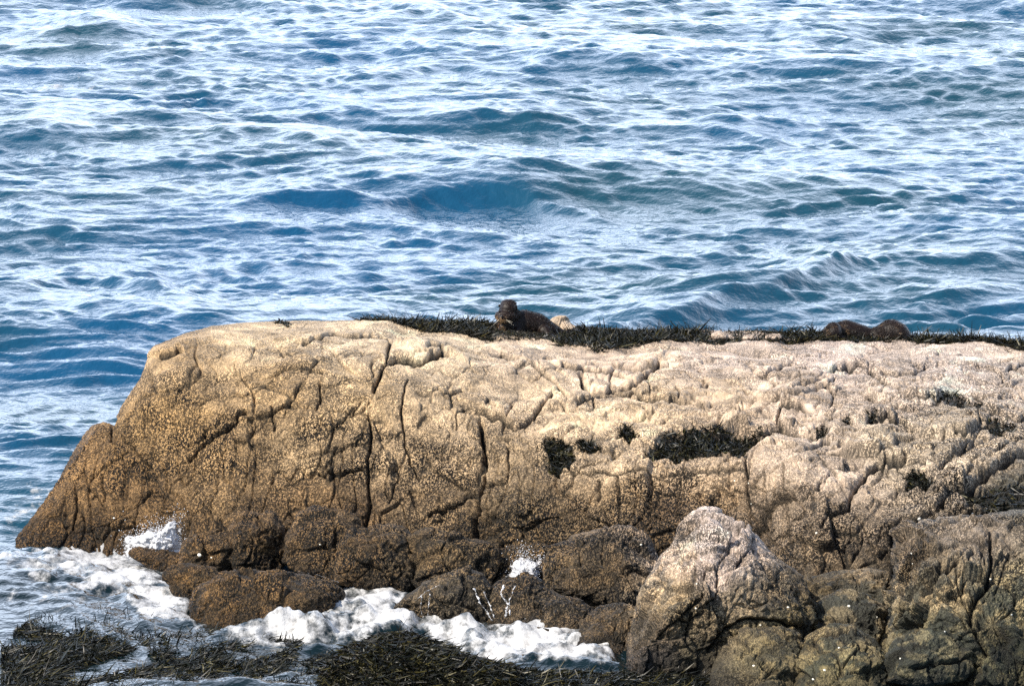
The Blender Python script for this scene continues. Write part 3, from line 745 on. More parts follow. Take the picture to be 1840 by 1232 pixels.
boulder('boulder', [(982,590),(990,574),(1004,568),(1020,571),(1028,582),(1042,590),(1010,600)], 590, .10, 'small pale rock knob behind the alert otter', seed=23, facets=2, amp=.4, dY=-6.75+0.0)
KN = ROCKS[-1]

for k_, (bx, by, br, lab) in enumerate([(1292,603,20,'pale flat stone in the seaweed along the top, leftmost of three'),
                                   (1345,607,15,'pale flat stone in the seaweed along the top, middle of three'),
                                   (1390,607,17,'pale flat stone in the seaweed along the top, rightmost of three')]):
    pl_ = [(bx + br * math.cos(a) * random.uniform(.8, 1.2), by + br * .42 * math.sin(a) * random.uniform(.8, 1.2)) for a in np.linspace(0, 2 * np.pi, 9)[:-1]]
    boulder('stone', pl_, 610, .06, lab, seed=30 + k_, facets=1, amp=.25, dY=float(base_depth(np.array([bx * 1.]), np.array([614.]))[0] + .12 - ysea(610) - .045), group='pale stones in the seaweed along the top')

# a combined BVH of all rock for resting things on
bverts, bfaces = [], []
off = 0
for V, Fc in ROCKS:
    bverts += V.tolist(); bfaces += (Fc + off).tolist(); off += len(V)
BV = BVHTree.FromPolygons(bverts, bfaces)
def hit(px, py):
    p = at(px, py, 10.0)
    d = (Vector(p) - Vector((0, 0, CH))).normalized()
    return BV.ray_cast(Vector((0, 0, CH)), d)

# ------------------------------------------------------------------ the sea
def sea_height(X, Y):
    rg = np.random.default_rng(21)
    Z = np.zeros_like(X)
    warp = np.stack([X * .35, Y * .35, 0 * X], -1)
    wx = 0.55 * fbm(warp, 1.0, 2, 8.0); wy = 0.55 * fbm(warp, 1.0, 2, 18.0)
    Xw, Yw = X + wx, Y + wy
    for lam_, amp_, cnt, spread in [(9, .040, 3, .35), (5.5, .030, 5, .45), (3.2, .020, 8, .5), (1.9, .0135, 10, .55), (1.1, .0125, 14, .55), (.62, .0100, 18, .6), (.36, .0074, 22, .65), (.2, .0044, 20, .75)]:
        # gusty amplitude
        gs = 1 + 0.7 * pn(np.stack([X / (lam_ * 3), Y / (lam_ * 3), 0 * X], -1), 1.0, lam_)
        part = 0
        for _ in range(cnt):
            L = lam_ * rg.uniform(.75, 1.3); th = rg.normal(0.25, spread); a = amp_ * rg.uniform(.5, 1.2)
            kx, ky = 2 * np.pi / L * np.sin(th), 2 * np.pi / L * np.cos(th)
            p_ = kx * Xw + ky * Yw + rg.uniform(0, 7)
            part = part + a * (np.cos(p_) + 0.25 * np.cos(2 * p_))
        Z += gs * part / math.sqrt(cnt) * 1.35
    return Z
CRESTS = [ # crest polyline in photo px, height, width (m)
 ([(440,380),(520,368),(640,364),(740,362),(840,352),(900,352),(960,366),(1040,385)],.15,.28),
 ([(0,545),(90,528),(150,516),(230,526),(330,560)],.15,.5),
 ([(1080,600),(1200,578),(1340,540),(1450,512),(1560,490),(1700,478),(1900,470)],.15,.45),
 ([(1640,560),(1840,520)],.07,.35),([(90,66),(150,54),(240,62)],.16,.6),([(220,14),(300,6),(330,14)],.12,.5),
 ([(700,40),(780,28),(820,44)],.15,.5),([(1380,80),(1450,72),(1560,78)],.12,.7),([(1260,240),(1320,222),(1370,250)],.13,.45),
 ([(930,130),(1080,116),(1200,128)],.10,.6),([(680,136),(800,120),(900,138)],.09,.6),([(350,268),(470,255),(600,272)],.08,.5),
 ([(800,215),(900,206),(1000,215)],.08,.5),([(100,690),(170,668),(240,680)],.09,.3),([(0,835),(60,825),(110,822)],.07,.25),
 ([(0,250),(60,240),(130,248)],.08,.5),([(1500,345),(1590,342),(1660,358)],.08,.5),([(350,690),(260,720),(200,740)],.03,.3),
]
ratio = np.concatenate([[-8, -2.5, -1, -.5, -.3, -.2, -.15, -.125], np.arange(-.112, .1121, .00034), [.125, .15, .2, .3, .5, 1, 2.5, 8]])
pyr = np.concatenate([np.arange(1400, 930, -2.0), np.arange(930, -60, -1.25)])
Dr = ysea(pyr)
Dr = np.concatenate([[-3000, -200, 5, 15, 22, 26], Dr, [95, 110, 140, 200, 400, 1000, 3000, 9000]])
XX = np.maximum(Dr, 24)[:, None] * ratio[None]; YY = np.broadcast_to(Dr[:, None], XX.shape).copy()
core = smooth(-np.abs(ratio), -.125, -.11)[None] * (smooth(YY, 22, 30) * smooth(-YY, -120, -84))
ZZ = np.zeros_like(XX)
msk = (core > 0).any(1)
ZZ[msk] = sea_height(XX[msk], YY[msk])
GPX = 920 + F * (XX / np.maximum(YY, 1)) / (CP + SP * (7 / np.maximum(YY, 1)))
GPX, GPY = unproj(np.stack([XX, np.maximum(YY, 5), 0 * XX], -1))
foam = np.zeros_like(XX)
for pts, hgt, wd in CRESTS:
    W = [(float(at(a, b, ysea(b))[0]), float(ysea(b))) for a, b in pts]
    a = np.array(W)
    m = (YY > a[:, 1].min() - 5) & (YY < a[:, 1].max() + 5) & (XX > a[:, 0].min() - 3) & (XX < a[:, 0].max() + 3)
    yc = sum(np.interp(XX[m] + o_, *(a[np.argsort(a[:, 0])].T)) for o_ in (-.25, -.12, 0, .12, .25)) / 5
    u = YY[m] - yc + 0.35 * fbm(np.stack([XX[m], YY[m] * .4, 0 * XX[m]], -1), 1.1, 2, 3.0)
    ends = smooth(XX[m], a[:, 0].min() - .5, a[:, 0].min() + .5) * smooth(-XX[m], -a[:, 0].max() - .5, -a[:, 0].max() + .5)
    prof = np.where(u < 0, np.exp(-(np.abs(u) / (wd * .75)) ** 1.35), np.exp(-(u / (wd * 2.6 + .4)) ** 1.5))
    ZZ[m] += hgt * ends * prof * 0.95
near_rock = smooth(GPY, 930, 990) * smooth(-GPX, -1250, -1150)
ZZ *= 1 - 0.3 * near_rock
FP = [
 ([(380,1150),(470,1128),(560,1100),(640,1095),(740,1110),(745,1150),(600,1160),(450,1165)],.62,.06),  # foam patches: outline, strength, height of the froth
 ([(20,985),(110,968),(210,955),(260,950),(330,940),(350,985),(300,1030),(345,1075),(345,1128),(260,1125),(215,1085),(120,1050),(60,1005)],.64,.034),
 ([(0,980),(60,965),(140,960),(160,1000),(70,1010),(0,1000)],.42,.015),
 ([(0,1000),(90,990),(220,1050),(180,1085),(80,1070),(0,1050)],.38,.015),
 ([(0,960),(120,965),(200,1010),(260,1100),(120,1110),(0,1100)],.30,.015),
 ([(430,1135),(500,1105),(560,1095),(590,1052),(640,1042),(720,1042),(745,1060),(720,1090),(745,1130),(720,1150),(560,1152)],.60,.05),
 ([(735,1130),(780,1115),(860,1112),(930,1092),(980,1100),(1060,1135),(1100,1168),(1110,1195),(1000,1200),(880,1190),(800,1165)],.62,.07),
 ([(870,1045),(930,1010),(975,1005),(975,1050),(900,1060)],.6,.02),([(1010,1085),(1110,1080),(1110,1095),(1020,1095)],.6,.01),
 ([(30,165),(100,143),(180,140),(190,158),(110,165)],.46,.02),([(190,150),(235,143),(240,155),(200,160)],.4,.01),
 ([(845,350),(885,343),(900,352),(870,358)],.30,.0),([(0,880),(60,850),(130,850),(90,910),(0,930)],.30,.01),
 ([(0,1100),(120,1075),(200,1090),(120,1130)],.16,.0),
 ([(340,1125),(460,1135),(580,1150),(780,1160),(760,1175),(560,1165),(340,1140)],.4,.0),
]
Pxy = np.stack([XX, YY, 0 * XX], -1)
for pl_, st, hh in FP:
    m = (GPX > min(a for a, b in pl_) - 60) & (GPX < max(a for a, b in pl_) + 60) & (GPY > min(b for a, b in pl_) - 40) & (GPY < max(b for a, b in pl_) + 40)
    q = Pxy[m]
    jx = 14 * pn(q, 5.0, 1.0); jy = 8 * pn(q, 5.0, 2.0)
    s = soft_poly(GPX[m] + jx, GPY[m] + jy, pl_, 14)
    foam[m] = np.maximum(foam[m], st * s + 0.26 * fbm(q * np.array([1, .6, 1]), 3.5, 5, 9.0, .65) * s)
    ZZ[m] += hh * s * (0.7 + 1.1 * fbm(q, 3.2, 3, 44.0) + 0.3 * np.abs(pn(q, 9.0, 20.0)) + .15 * pn(q, 22., 2.))
# crest steepness gives small whitening on the sharpest ripples near the rock
ZZ *= core
body = np.zeros(XX.shape + (3,))
body[:] = (.005, .056, .128)
mix = np.clip(.5 + .8 * fbm(Pxy * .25, 1.0, 3, 5.0), 0, 1)[..., None]
body = body * (1 - mix) + np.array([.008, .046, .072]) * mix
shal = (smooth(GPY, 900, 1050) * smooth(-GPX, -1300, -1100))[..., None]
body = body * (1 - shal) + np.array([.003, .010, .012]) * shal
VV = np.stack([XX, YY, ZZ], -1)
sea = mesh('sea', VV, gridf(*XX.shape)[:, ::-1], SEA, attrs={'foam': foam.ravel(), 'body': body.reshape(-1, 3)})
tag(sea, kind='structure')
bed_v = [(-9000, -3000, -2.0), (9000, -3000, -2.0), (9000, 9000, -2.0), (-9000, 9000, -2.0)]
sb = mesh('seabed', bed_v, [(0, 1, 2, 3)], plain('seabed', (.12, .10, .07), .9, 1, .3, 0), smooth_=False)
tag(sb, kind='structure')

# ------------------------------------------------------------------ splash and running water
def froth(name, poly, Yf, T, seed, label):
    poly = np.array(poly, float)
    cx, cy = poly.mean(0)
    NC = 150; ph = np.linspace(0, 2 * np.pi, NC, endpoint=False)
    rad = np.zeros(NC)
    for i in range(len(poly)):
        ax, ay = poly[i] - (cx, cy); bx, by = poly[(i + 1) % len(poly)] - (cx, cy)
        c, s = np.cos(ph), np.sin(ph)
        den = c * (by - ay) - s * (bx - ax); den = np.where(abs(den) < 1e-9, 1e-9, den)
        t = (ax * (by - ay) - ay * (bx - ax)) / den
        u = ((c * t - ax) * (bx - ax) + (s * t - ay) * (by - ay)) / ((bx - ax) ** 2 + (by - ay) ** 2)
        rad = np.where((t > 0) & (u >= -1e-6) & (u <= 1 + 1e-6), np.maximum(rad, t), rad)
    lam = np.linspace(0.02, np.pi - .02, 80)[:, None]
    px = cx + rad[None] * np.sin(lam) * np.cos(ph)[None]; py = cy + rad[None] * np.sin(lam) * np.sin(ph)[None]
    Y = Yf - T * np.cos(lam) + 0 * px
    P = at(px, py, Y)
    n_ = normals(P, True)
    C0 = at(cx, cy, Yf)
    if n_[20, 0] @ (P[20, 0] - C0) < 0: n_ = -n_
    P = P + n_ * (0.035 * fbm(P, 9.0, 4, seed) + 0.02 * np.abs(pn(P, 24.0, 2.0)) + .008 * pn(P, 60., 1.))[..., None]
    V = P.reshape(-1, 3); Fq = gridf(80, NC, True)
    # flying drops above and around it
    nd = 1100
    j = RNG.integers(0, len(V), nd); dv = (V[j] - C0); c = V[j] + dv * RNG.exponential(.16, (nd, 1)) + np.array([0, 0, .03]) * RNG.exponential(.8, (nd, 1))
    rr = RNG.uniform(.001, .004, nd)[:, None]
    oct_ = np.array([(1,0,0),(0,1,0),(-1,0,0),(0,-1,0),(0,0,1.3),(0,0,-1.3)])
    Vd = (c[:, None] + oct_[None] * rr[:, None]).reshape(-1, 3)
    tri = np.array([(0,1,4),(1,2,4),(2,3,4),(3,0,4),(1,0,5),(2,1,5),(3,2,5),(0,3,5)])
    Fd = (np.arange(nd)[:, None, None] * 6 + tri[None] + len(V)).reshape(-1, 3)
    T3 = np.concatenate([Fq[:, [0, 1, 2]], Fq[:, [0, 2, 3]], Fd], 0)
    core_ = np.broadcast_to(np.clip(np.cos(lam), 0, 1) * 1.3, P.shape[:2]).ravel()
    o = mesh(name, np.concatenate([V, Vd]), T3, LACE, attrs={'thick': np.r_[core_, np.ones(len(Vd))]})
    tag(o, label, 'splash', kind='stuff')
    return o
froth('splash', [(222,1000),(228,965),(262,955),(282,952),(298,945),(312,932),(322,936),(326,960),(328,1000),(300,1012),(255,1010)], 37.35, .12, 2, 'white spray thrown up against the brown rock at the left')
froth('splash', [(925,1012),(955,1008),(975,1004),(977,1045),(950,1056),(905,1052)], 36.55, .08, 5, 'white water pouring through the gap left of the square block')
#froth('splash', [(920,1125),(928,1100),(950,1092),(985,1112),(1010,1120),(1005,1150),(930,1150)], 34.75, .10, 6, 'white froth heaped against the small rock right of centre')
#froth('splash', [(560,1110),(588,1062),(640,1044),(715,1044),(735,1064),(725,1090),(690,1120),(600,1125)], 35.75, .22, 8, 'broad white surge climbing between the long boulder and the wedge boulder')
#froth('splash', [(440,1150),(520,1112),(600,1108),(660,1120),(730,1128),(740,1150),(600,1165)], 34.85, .12, 9, 'low white roll of foam in front of the long rounded boulder')
# trickles: thin bands of water lying on the rock
def trickle(paths, label):
    V, Fq = [], []
    for pts, wd in paths:
        a = np.array(pts, float)
        seg = np.r_[0, np.cumsum(np.hypot(*np.diff(a, axis=0).T))]
        t = np.linspace(0, seg[-1], max(6, int(seg[-1] / 2)))
        xs_, ys_ = np.interp(t, seg, a[:, 0]), np.interp(t, seg, a[:, 1])
        ring = []
        for i, (x, y) in enumerate(zip(xs_, ys_)):
            ww = wd * (0.15 + 0.6 * random.random())
            x += random.uniform(-1, 1)
            r_ = []
            for s in (-1, -.33, .33, 1):
                h = hit(x + s * ww, y)
                if h[0] is None: h = (Vector(at(x, y, 35.5)), Vector((0, -1, 0)), 0, 0)
                p = h[0] + Vector((0, -1, .3)).normalized() * (0.002 + .005 * (1 - abs(s)))
                r_.append(len(V)); V.append(tuple(p))
            ring.append(r_)
        for r0, r1 in zip(ring[:-1], ring[1:]):
            for j in range(3): Fq.append((r0[j], r0[j + 1], r1[j + 1], r1[j]))
    o = mesh('water_trickle', V, Fq, LACE, attrs={'thick': np.full(len(V), .45)})
    tag(o, label, 'running water', kind='stuff')
trickle([([(852,1056),(862,1082),(876,1100),(884,1115)],3.5),([(868,1060),(880,1085),(888,1110)],2.5),([(905,1050),(900,1066),(912,1085),(908,1108)],3.5),
         ([(925,1052),(915,1080),(916,1105)],2.5),([(870,1052),(905,1055),(930,1050)],3)], 'white rivulets running down the cleft right of the wedge boulder')
trickle([([(758,1068),(756,1090),(762,1115)],2.4),([(772,1066),(770,1090),(768,1116)],1.8),([(790,1050),(765,1062),(748,1078)],1.6)], 'thin white rivulets on the front of the wedge boulder')
trickle([([(535,1026),(570,1032),(610,1046)],1.6)], 'thin white line of water along the top of the long rounded boulder')
#trickle([([(365,1070),(358,1090),(356,1110)],1.5),([(372,1064),(364,1096)],1.2)], 'thin trickle at the left end of the long rounded boulder')

# ------------------------------------------------------------------ seaweed
def blades(name, roots, dirs, L, Wd, cols, bend=0.5, nseg=3, mat=WEED):
    n_ = len(roots)
    roots = np.asarray(roots); dirs = dirs / np.linalg.norm(dirs, axis=1)[:, None]
    side = np.cross(dirs, RNG.normal(size=(n_, 3))); side /= np.linalg.norm(side, axis=1)[:, None] + 1e-9
    bd = RNG.normal(size=(n_, 3)) * bend; bd[:, 2] -= bend * .7
    V = np.zeros((n_, nseg + 1, 2, 3))
    for s in range(nseg + 1):
        t = s / nseg
        c = roots + dirs * (L * t)[:, None] + bd * (L * t * t * .5)[:, None]
        w_ = Wd * (1 - .75 * t ** 2) * (.6 + .8 * min(t * 3, 1)) * .5
        V[:, s, 0] = c - side * w_[:, None]; V[:, s, 1] = c + side * w_[:, None]
    base = (np.arange(n_) * (nseg + 1) * 2)[:, None]
    Fq = np.concatenate([base + np.array([2*s, 2*s+1, 2*s+3, 2*s+2]) for s in range(nseg)], 1).reshape(-1, 4)
    c = np.repeat(cols, (nseg + 1) * 2, 0)
    return V.reshape(-1, 3), Fq, c
def weed_cols(n_, yellow=.12, base=(.0065, .0070, .0038)):
    c = np.array(base)[None] * RNG.uniform(.5, 1.9, (n_, 1)) * RNG.uniform(.85, 1.15, (n_, 3))
    y = RNG.random(n_) < yellow
    c[y] = np.array([.060, .052, .016]) * RNG.uniform(.4, 1.3, (y.sum(), 1))
    return c
def grid_point(px, py):
    """point of the outcrop's own surface for px,py arrays"""
    i = np.clip(((px - 28) / XST).astype(int), 0, len(xs) - 1)
    t_, c_, b_ = top[i], crest[i], bot[i]
    r = np.where(py < c_, (py - t_) / (c_ - t_) * NP_, NP_ + (py - c_) / (b_ - c_) * (NF - 1))
    r = np.clip(r.astype(int), 0, PY.shape[0] - 1)
    return P1[r, i]
def patch_points(poly, n_):
    a = np.array(poly)
    x = RNG.uniform(a[:, 0].min(), a[:, 0].max(), n_ * 4); y = RNG.uniform(a[:, 1].min(), a[:, 1].max(), n_ * 4)
    m = inside(x, y, poly)
    return x[m][:n_], y[m][:n_]
# bed along the top
nx = 80000
bx = RNG.uniform(640, 1980, nx)
bt, bc_ = interp(bx, TOP), interp(bx, CREST)
by = bt + (bc_ + 1 - bt) * RNG.random(nx) ** .9
edge = pn(np.stack([bx / 40, by / 10, 0 * bx], -1), 1.0, 3.0)
thin = np.interp(bx, [640, 700, 760, 2000], [.1, .6, 1, 1])
bare = np.zeros(nx, bool)
for hp in ([(1262,590),(1300,592),(1410,600),(1412,612),(1270,612)], [(975,560),(1030,560),(1035,592),(975,592)]):
    bare |= inside(bx, by, hp) & (RNG.random(nx) < .82)
by = by + 4 * (edge + .4) * (bx > 760)
keep = (RNG.random(nx) < thin) & ~bare
bx, by = bx[keep], by[keep]
rt = grid_point(bx, by)
rt[:, 2] -= .004
n_ = len(rt)
d = RNG.normal(size=(n_, 3)) * np.array([1, .9, .28]) + np.array([0, -.2, .24])
nearo = ((bx > 880) & (bx < 1005)) | ((bx > 1475) & (bx < 1650))
V1, F1, c1 = blades('', rt, d, np.where(nearo, .5, 1) * RNG.uniform(.018, .052, n_) * (1 + .5 * pn(rt, 5., 1.)), RNG.uniform(.004, .010, n_), weed_cols(n_, .13), 1.6)
o = mesh('seaweed_bed', V1, F1, WEED, attrs={'tint': c1}); tag(o, 'dark green black seaweed bed along the flat top of the outcrop', 'seaweed', kind='stuff')

def weed_patch(poly, n_, lab, Ls=(.03, .07), up=.5, yellow=.12):
    big_ = [(sum(a for a, b in poly) / len(poly) + (a - sum(p[0] for p in poly) / len(poly)) * 1.25, sum(b for a, b in poly) / len(poly) + (b - sum(p[1] for p in poly) / len(poly)) * 1.35) for a, b in poly]
    x, y = patch_points(big_, int(n_ * 2.2))
    Q = np.stack([x, y, 0 * x], -1)
    kp = inside(x + 9 * fbm(Q, 1 / 30., 3, 4.), y + 7 * fbm(Q, 1 / 30., 3, 14.), poly)
    x, y = x[kp], y[kp]
    rt = grid_point(x, y)
    k = len(rt)
    d = RNG.normal(size=(k, 3)) * np.array([.8, .6, .5]) + np.array([0, -.35, up])
    V_, F_, c_ = blades('', rt, d, RNG.uniform(*Ls, k), RNG.uniform(.004, .010, k), weed_cols(k, yellow), .9)
    o = mesh('seaweed_patch', V_, F_, WEED, attrs={'tint': c_})
    tag(o, lab, 'seaweed', 'seaweed patches in the rock hollows')
weed_patch(HOLES[6], 3600, 'largest seaweed patch on the outcrop, a long dark mat lying in the middle ledge')
weed_patch(HOLES[7], 1300, 'dark seaweed tuft hanging left of the long middle mat', up=-.2)
weed_patch(HOLES[8], 350, 'small seaweed tuft touching the hanging tuft')
weed_patch(HOLES[9], 300, 'small seaweed tuft above the gap between hanging tuft and long mat')
weed_patch(HOLES[0], 700, 'black seaweed strip in the upper right hollow of the outcrop', Ls=(.015, .035), yellow=.02)
weed_patch(HOLES[1], 350, 'black seaweed in the hollow nearest the right edge', Ls=(.015, .035), yellow=.02)
weed_patch(HOLES[2], 220, 'tiny black seaweed tuft, leftmost of three above the big smooth block', Ls=(.012, .03), yellow=.02)
weed_patch(HOLES[3], 160, 'tiny black seaweed tuft, middle of three above the big smooth block', Ls=(.012, .03), yellow=.02)
weed_patch(HOLES[4], 200, 'tiny black seaweed tuft, rightmost of three above the big smooth block', Ls=(.012, .03), yellow=.02)
weed_patch(HOLES[5], 500, 'dark seaweed wedge between the slanting blocks at right', Ls=(.02, .04), yellow=.03)
weed_patch([(495,577),(510,576),(526,582),(520,587),(498,586)], 260, 'tiny black seaweed tuft on the bare left top of the outcrop', Ls=(.01, .025), yellow=0)
weed_patch([(1720,880),(1760,872),(1850,860),(1900,850),(1900,960),(1830,960),(1790,925),(1745,905)], 3000, 'shaggy dark seaweed hanging at the right edge', Ls=(.04, .1), up=-.6, yellow=.06)

# floating and rock-hugging weed in the foreground
BLD = [(340,1160)]
def sea_weed(polys, n_, lab, name='kelp_bed', lift=.0, dirx=.9):
    pts = [patch_points(p, int(n_ * f)) for p, f in polys]
    x = np.concatenate([p[0] for p in pts]); y = np.concatenate([p[1] for p in pts])
    Y = ysea(y, .03)
    rt = at(x, y, Y); k = len(rt)
    cl = fbm(rt * np.array([1, .5, 1]), 3.6, 3, 9.0)
    kp = cl + .35 * RNG.random(k) > -.14
    rt = rt[kp]; k = len(rt); cl = cl[kp]
    rt[:, 2] = -.01 + .035 * np.clip(cl + .4, 0, 1) * RNG.random(k)
    d = RNG.normal(size=(k, 3)) * np.array([.45, .75, .12]) + np.array([dirx * .8, .0, .05])
    upr = RNG.random(k) < .03
    d[upr] += np.array([-.4, 0, .8])
    V_, F_, c_ = blades('', rt, d, RNG.uniform(.03, .085, k), RNG.uniform(.003, .008, k), weed_cols(k, .14, (.006, .0065, .0035)), .9, 4)
    o = mesh(name, V_, F_, WEED, attrs={'tint': c_}); tag(o, lab, 'seaweed', kind='stuff')
sea_weed([([(0,1140),(60,1100),(150,1085),(240,1105),(300,1135),(230,1160),(150,1180),(60,1240),(0,1240)],1)], 20000, 'dark kelp floating at the lower left corner')
sea_weed([([(262,1168),(300,1128),(420,1122),(540,1145),(520,1172),(430,1190),(300,1185)],1)], 9000, 'dark kelp tufts in front of the long rounded boulder')
sea_weed([([(40,1250),(130,1215),(300,1180),(480,1185),(600,1165),(660,1260),(300,1270)],.6),([(850,1190),(960,1190),(1100,1196),(1200,1200),(1340,1215),(1340,1270),(850,1270)],.4)], 36000, 'band of dark olive kelp along the bottom edge')
# kelp covered hump
HP = [(560,1290),(575,1205),(620,1160),(680,1138),(725,1132),(780,1150),(850,1178),(930,1200),(960,1290)]
hump = boulder('boulder', HP, 1222, .42, 'low hump of rock under thick kelp at the bottom edge', seed=40, facets=0, amp=.5, tintmul=.25, lean=.004, dY=-.35)
V_, T_ = ROCKS[-1]
BH = BVHTree.FromPolygons(V_.tolist(), T_.tolist())
x, y = patch_points(HP, 30000)
rl = []
for a, b in zip(x, y):
    if b > 1245: continue
    p = at(a, b, 10.0); h = BH.ray_cast(Vector((0, 0, CH)), (Vector(p) - Vector((0, 0, CH))).normalized())
    if h[0] is not None: rl.append(tuple(h[0]))
rt = np.array(rl); k = len(rt)
d = RNG.normal(size=(k, 3)) * np.array([.8, .5, .22]) + np.array([.5, -.4, .0])
V_, F_, c_ = blades('', rt, d, RNG.uniform(.02, .06, k), RNG.uniform(.004, .010, k), weed_cols(k, .2), 1.2)
o = mesh('kelp_mat', V_, F_, WEED, attrs={'tint': c_}); tag(o, 'thick dark kelp draped over the low hump at the bottom', 'seaweed', kind='stuff')
# antler-like stalks
rl, dl_, LL = [], [], []
for (a, b, dx, dz, L_) in [(733,1136,-.5,.9,.07),(733,1136,.6,.9,.06),(106,1190,.5,1,.14),(385,1140,.1,1,.09),(142,1236,.3,1,.12),(150,1236,.5,1,.10),(300,1165,-.1,1,.10),(317,1160,.2,1,.08),(410,1140,.4,1,.07),(430,1145,.6,1,.07),(500,1152,.5,1,.07)]:
    for q in range(2):
        rl.append(at(a + q * 2, b, float(ysea(b, .02)) - (.05 if a > 700 else 0))); dl_.append((dx, 0, dz)); LL.append(L_)
V_, F_, c_ = blades('', np.array(rl), np.array(dl_, float), np.array(LL), np.full(len(LL), .009), weed_cols(len(LL), 0), .35, 4)
o = mesh('kelp_stalks', V_, F_, WEED, attrs={'tint': c_}); tag(o, 'upright kelp stalks standing out of the foreground kelp', 'seaweed', kind='stuff')

# ------------------------------------------------------------------ limpets and white shells
def make_limpet():
    nseg = 12
    V, Fq = [(0, 0, 1)], []
    for r_, z_ in ((.45, .75), (.8, .35), (1, 0)):
        for i in range(nseg):
            a = 2 * math.pi * i / nseg; rr = r_ * (1 + .07 * (-1) ** i)
            V.append((rr * math.cos(a), rr * math.sin(a) * .85, z_))
    T = []
    for i in range(nseg):
        j = (i + 1) % nseg
        T.append((0, 1 + i, 1 + j))
        for q in range(2):
            a, b, c, d_ = 1 + q * nseg + i, 1 + q * nseg + j, 1 + (q + 1) * nseg + j, 1 + (q + 1) * nseg + i
            T += [(a, d_, c), (a, c, b)]
    return mesh('limpet', V, T, SHELL)
lp = make_limpet()
spots = [(205,930,3),(225,934,2.4),(358,997,5),(380,1001,2.6),(575,978,3.2),(312,927,2),(1152,978,3),(1590,783,2.4),(1467,957,2.6),(1652,932,5),(1748,922,3.2),
         (1638,994,3),(1640,1012,2),(1525,1088,3.2),(1576,1108,2.4),(1698,1134,2.4),(1482,1203,4),(1461,1220,3.4),(1354,1195,3),(1345,868,2.6),(1416,1090,3),(1366,1122,2.2),
         (1508,1163,2.6),(1618,1183,3.2),(1780,1040,2.4),(1818,1104,2.8),(1252,1048,2.2),(1250,1092,2.4),(1350,905,2.2),(1320,863,2.2)]
LIMP = ['left one of two white limpets on the brown rock left of the splash','right one of two white limpets on the brown rock left of the splash',
 'large white limpet close beside the splash','small white limpet just right of the large one beside the splash','white limpet on the arched brown boulder behind the long rounded one',
 'white limpet just above the tip of the splash','white limpet high on the big square dark block','white limpet on the pale rock high at right, above the slanting crack',
 'white limpet on the big smooth face above the dark slab','large white limpet at the slanting crack, right side','white limpet under the hanging seaweed at the right edge',
 'upper of two white limpets on the left side of the cracked rock mass','lower of two white limpets on the left side of the cracked rock mass',
 'left one of two white limpets on the smooth grey green rock','right one of two white limpets on the smooth grey green rock','white limpet on top of the blackish green boulder',
 'upper of two white limpets near the bottom of the ridged olive rock','lower of two white limpets near the bottom of the ridged olive rock','white limpet low on the olive brown rounded rock',
 'middle one of three white limpets at the left edge of the big smooth face','white limpet on the dark right flank of the pointed boulder','white limpet at the crest of the olive brown rounded rock',
 'white limpet near the top of the ridged olive rock','white limpet at the left end of the blackish green boulder','white limpet beside the long curved crack at right','white limpet nearest the right edge of the picture',
 'upper of two white limpets on the left face of the pointed boulder','lower of two white limpets on the left face of the pointed boulder',
 'lowest of three white limpets at the left edge of the big smooth face','leftmost of three white limpets at the left edge of the big smooth face']
first = True
for (a, b, r_), lab_ in zip(spots, LIMP):
    h = hit(a, b)
    if h[0] is None: continue
    o = lp if first else lp.copy()
    if not first: COL.objects.link(o)
    first = False
    nrm = h[1] if h[1].y < 0 else -h[1]
    o.location = h[0] - nrm * .001
    o.rotation_euler = nrm.to_track_quat('Z', 'Y').to_euler()
    s_ = r_ * .0029
    o.scale = (s_, s_, s_ * .6)
    tag(o, lab_, 'limpet', 'white limpets on the rocks')

# ------------------------------------------------------------------ otters
FUR = plain('otter_fur', (.013, .007, .005), .42, 120, .35, .003, .3)
PALE = plain('otter_throat_fur', (.22, .13, .06), .6, 160, .4, .003, .3)
NOSE = plain('otter_nose', (.012, .010, .010), .3, 60, .1, 0)
WHISK = plain('whisker', (.75, .68, .55), .4, 60, .1, 0)
HAIR, hn, hl, hb_ = newmat('fur_hair')
ha = N(hn, 'ShaderNodeAttribute', attribute_name='tint'); hl.new(ha.outputs['Color'], hb_.inputs['Base Color']); hb_.inputs['Roughness'].default_value = .5
def ell(c, r, seg=20):
    th = np.linspace(0.001, np.pi - .001, seg)[:, None]; ph = np.linspace(0, 2 * np.pi, seg, endpoint=False)[None]
    P = np.stack([r[0] * np.sin(th) * np.cos(ph), r[1] * np.sin(th) * np.sin(ph), r[2] * np.cos(th) + 0 * ph], -1) + np.array(c)
    return P.reshape(-1, 3), gridf(seg, seg, True)
def chain(pts, n_=10):
    out_ = []
    for (c0, r0), (c1, r1) in zip(pts[:-1], pts[1:]):
        for t in np.linspace(0, 1, n_, endpoint=False):
            rr = r0 + (r1 - r0) * t
            out_.append((np.array(c0) * (1 - t) + np.array(c1) * t, (rr, rr, rr)))
    out_.append((np.array(pts[-1][0]), (pts[-1][1],) * 3))
    return out_
def make_body(parts, root, name='body'):
    V, Fq, o_ = [], [], 0
    for c, r in parts:
        v, f = ell(c, r); V.append(v); Fq.append(f + o_); o_ += len(v)
    tmp = mesh('tmp', np.concatenate(V), np.concatenate(Fq))
    md = tmp.modifiers.new('r', 'REMESH'); md.mode = 'VOXEL'; md.voxel_size = .005
    sm_ = tmp.modifiers.new('s', 'SMOOTH'); sm_.iterations = 5; sm_.factor = .6
    dg = bpy.context.evaluated_depsgraph_get()
    me = bpy.data.meshes.new_from_object(tmp.evaluated_get(dg))
    bpy.data.objects.remove(tmp)
    me.name = name
    for p in me.polygons: p.use_smooth = True
    me.materials.clear(); me.materials.append(FUR)
    o = bpy.data.objects.new(name, me); COL.objects.link(o); o.parent = root
    return o
